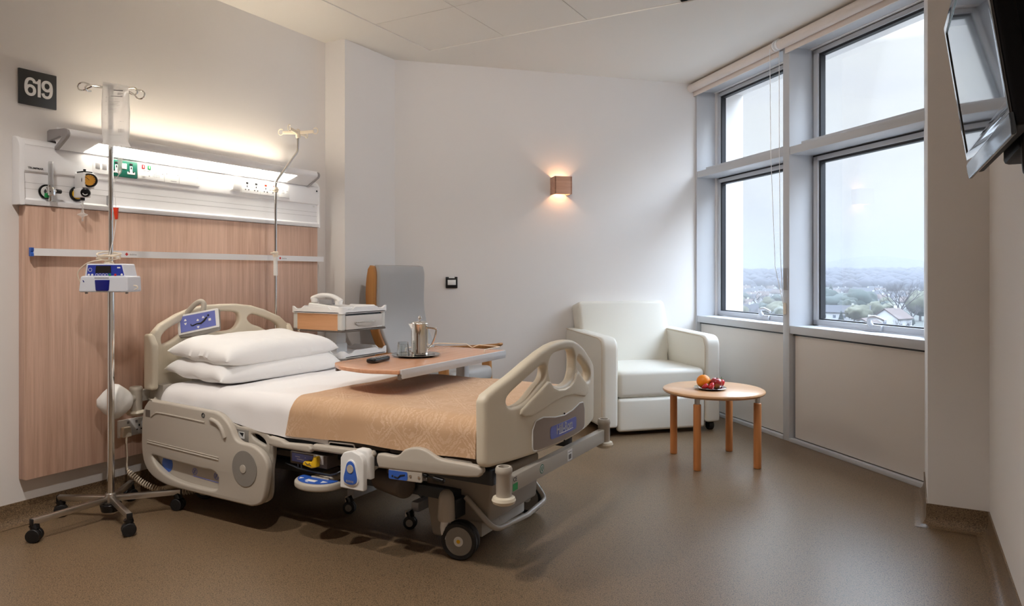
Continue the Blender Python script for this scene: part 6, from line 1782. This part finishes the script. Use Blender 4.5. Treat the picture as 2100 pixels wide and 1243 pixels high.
tree(px(1596), 340, 8, 10, 'olive_crown', 'yellow green tree near the blind chain in left window')
for k in range(190):
    p_ = random.choice((random.uniform(1504, 1606), random.uniform(1690, 1896), random.uniform(1690, 1896)))
    d = random.uniform(290, 520) if k % 3 else random.uniform(500, 800)
    if not free(p_, d, 5.5): continue
    cr_ = random.choice(('bare', 'bare', 'bare', 'olive_crown', 'evergreen'))
    if cr_ == 'bare':
        c2 = copy_tree(bt); c2['label'] = 'bare winter tree between the distant houses'; c2['group'] = 'bare trees between the houses'
        c2.location = at(px(p_), d); c2.rotation_euler = (0, 0, random.uniform(0, 6)); k_ = random.uniform(.35, .6); c2.scale = (k_ * 1.15, k_ * 1.15, k_)
        continue
    tree(px(p_), d, random.uniform(5, 9), random.uniform(6, 10), cr_, {'olive_crown': 'pale olive tree between the distant houses', 'evergreen': 'dark green tree between the distant houses'}[cr_], 'trees between the houses')
# woods covering the rising ground far off
m = M()
for k in range(760):
    d = 850 * (2.1 ** random.random()); b = px(random.choice((random.uniform(1490, 1610), random.uniform(1680, 1900), random.uniform(1680, 1900), random.uniform(1300, 2500))))
    c_ = at(b, d); r = random.uniform(7, 13)
    b2 = bmesh.new(); bmesh.ops.create_icosphere(b2, subdivisions=1, radius=1)
    for v in b2.verts: v.co = v.co * (1 + .25 * nz3(v.co.x * 3 + k, v.co.y * 3, v.co.z * 3)); v.co.x *= r; v.co.y *= r; v.co.z *= r * .75
    m.take(b2, Matrix.Translation(c_ + UP * r * .35))
single('distant_woods', m, 'wood_far', 'hazy grey woods covering the far hillside', 'woods', tuple(at(px(1790), 1100)), kind='stuff', angle=180)

# winter haze lying over the land
m = M(); m.span((-3500, 70, -60), (1500, 7000, 75))
hm = bpy.data.materials.new('haze'); hm.use_nodes = True
n_ = hm.node_tree; n_.nodes.clear()
ho_ = n_.nodes.new('ShaderNodeOutputMaterial'); vs_ = n_.nodes.new('ShaderNodeVolumeScatter')
va_ = n_.nodes.new('ShaderNodeVolumeAbsorption'); ad_ = n_.nodes.new('ShaderNodeAddShader')
HAZE = (.235, .238, .25, 1)
for v_ in (vs_, va_): v_.inputs['Color'].default_value = HAZE; v_.inputs['Density'].default_value = .0007
n_.links.new(vs_.outputs[0], ad_.inputs[0]); n_.links.new(va_.outputs[0], ad_.inputs[1])
n_.links.new(ad_.outputs[0], ho_.inputs['Volume'])
MATS['haze'] = hm
single('haze', m, 'haze', 'thin winter haze over the distant land', 'haze', (0, 1000, GZ), kind='stuff')
for o in bpy.data.objects:
    if o.name.startswith('haze'): o.display_type = 'WIRE'
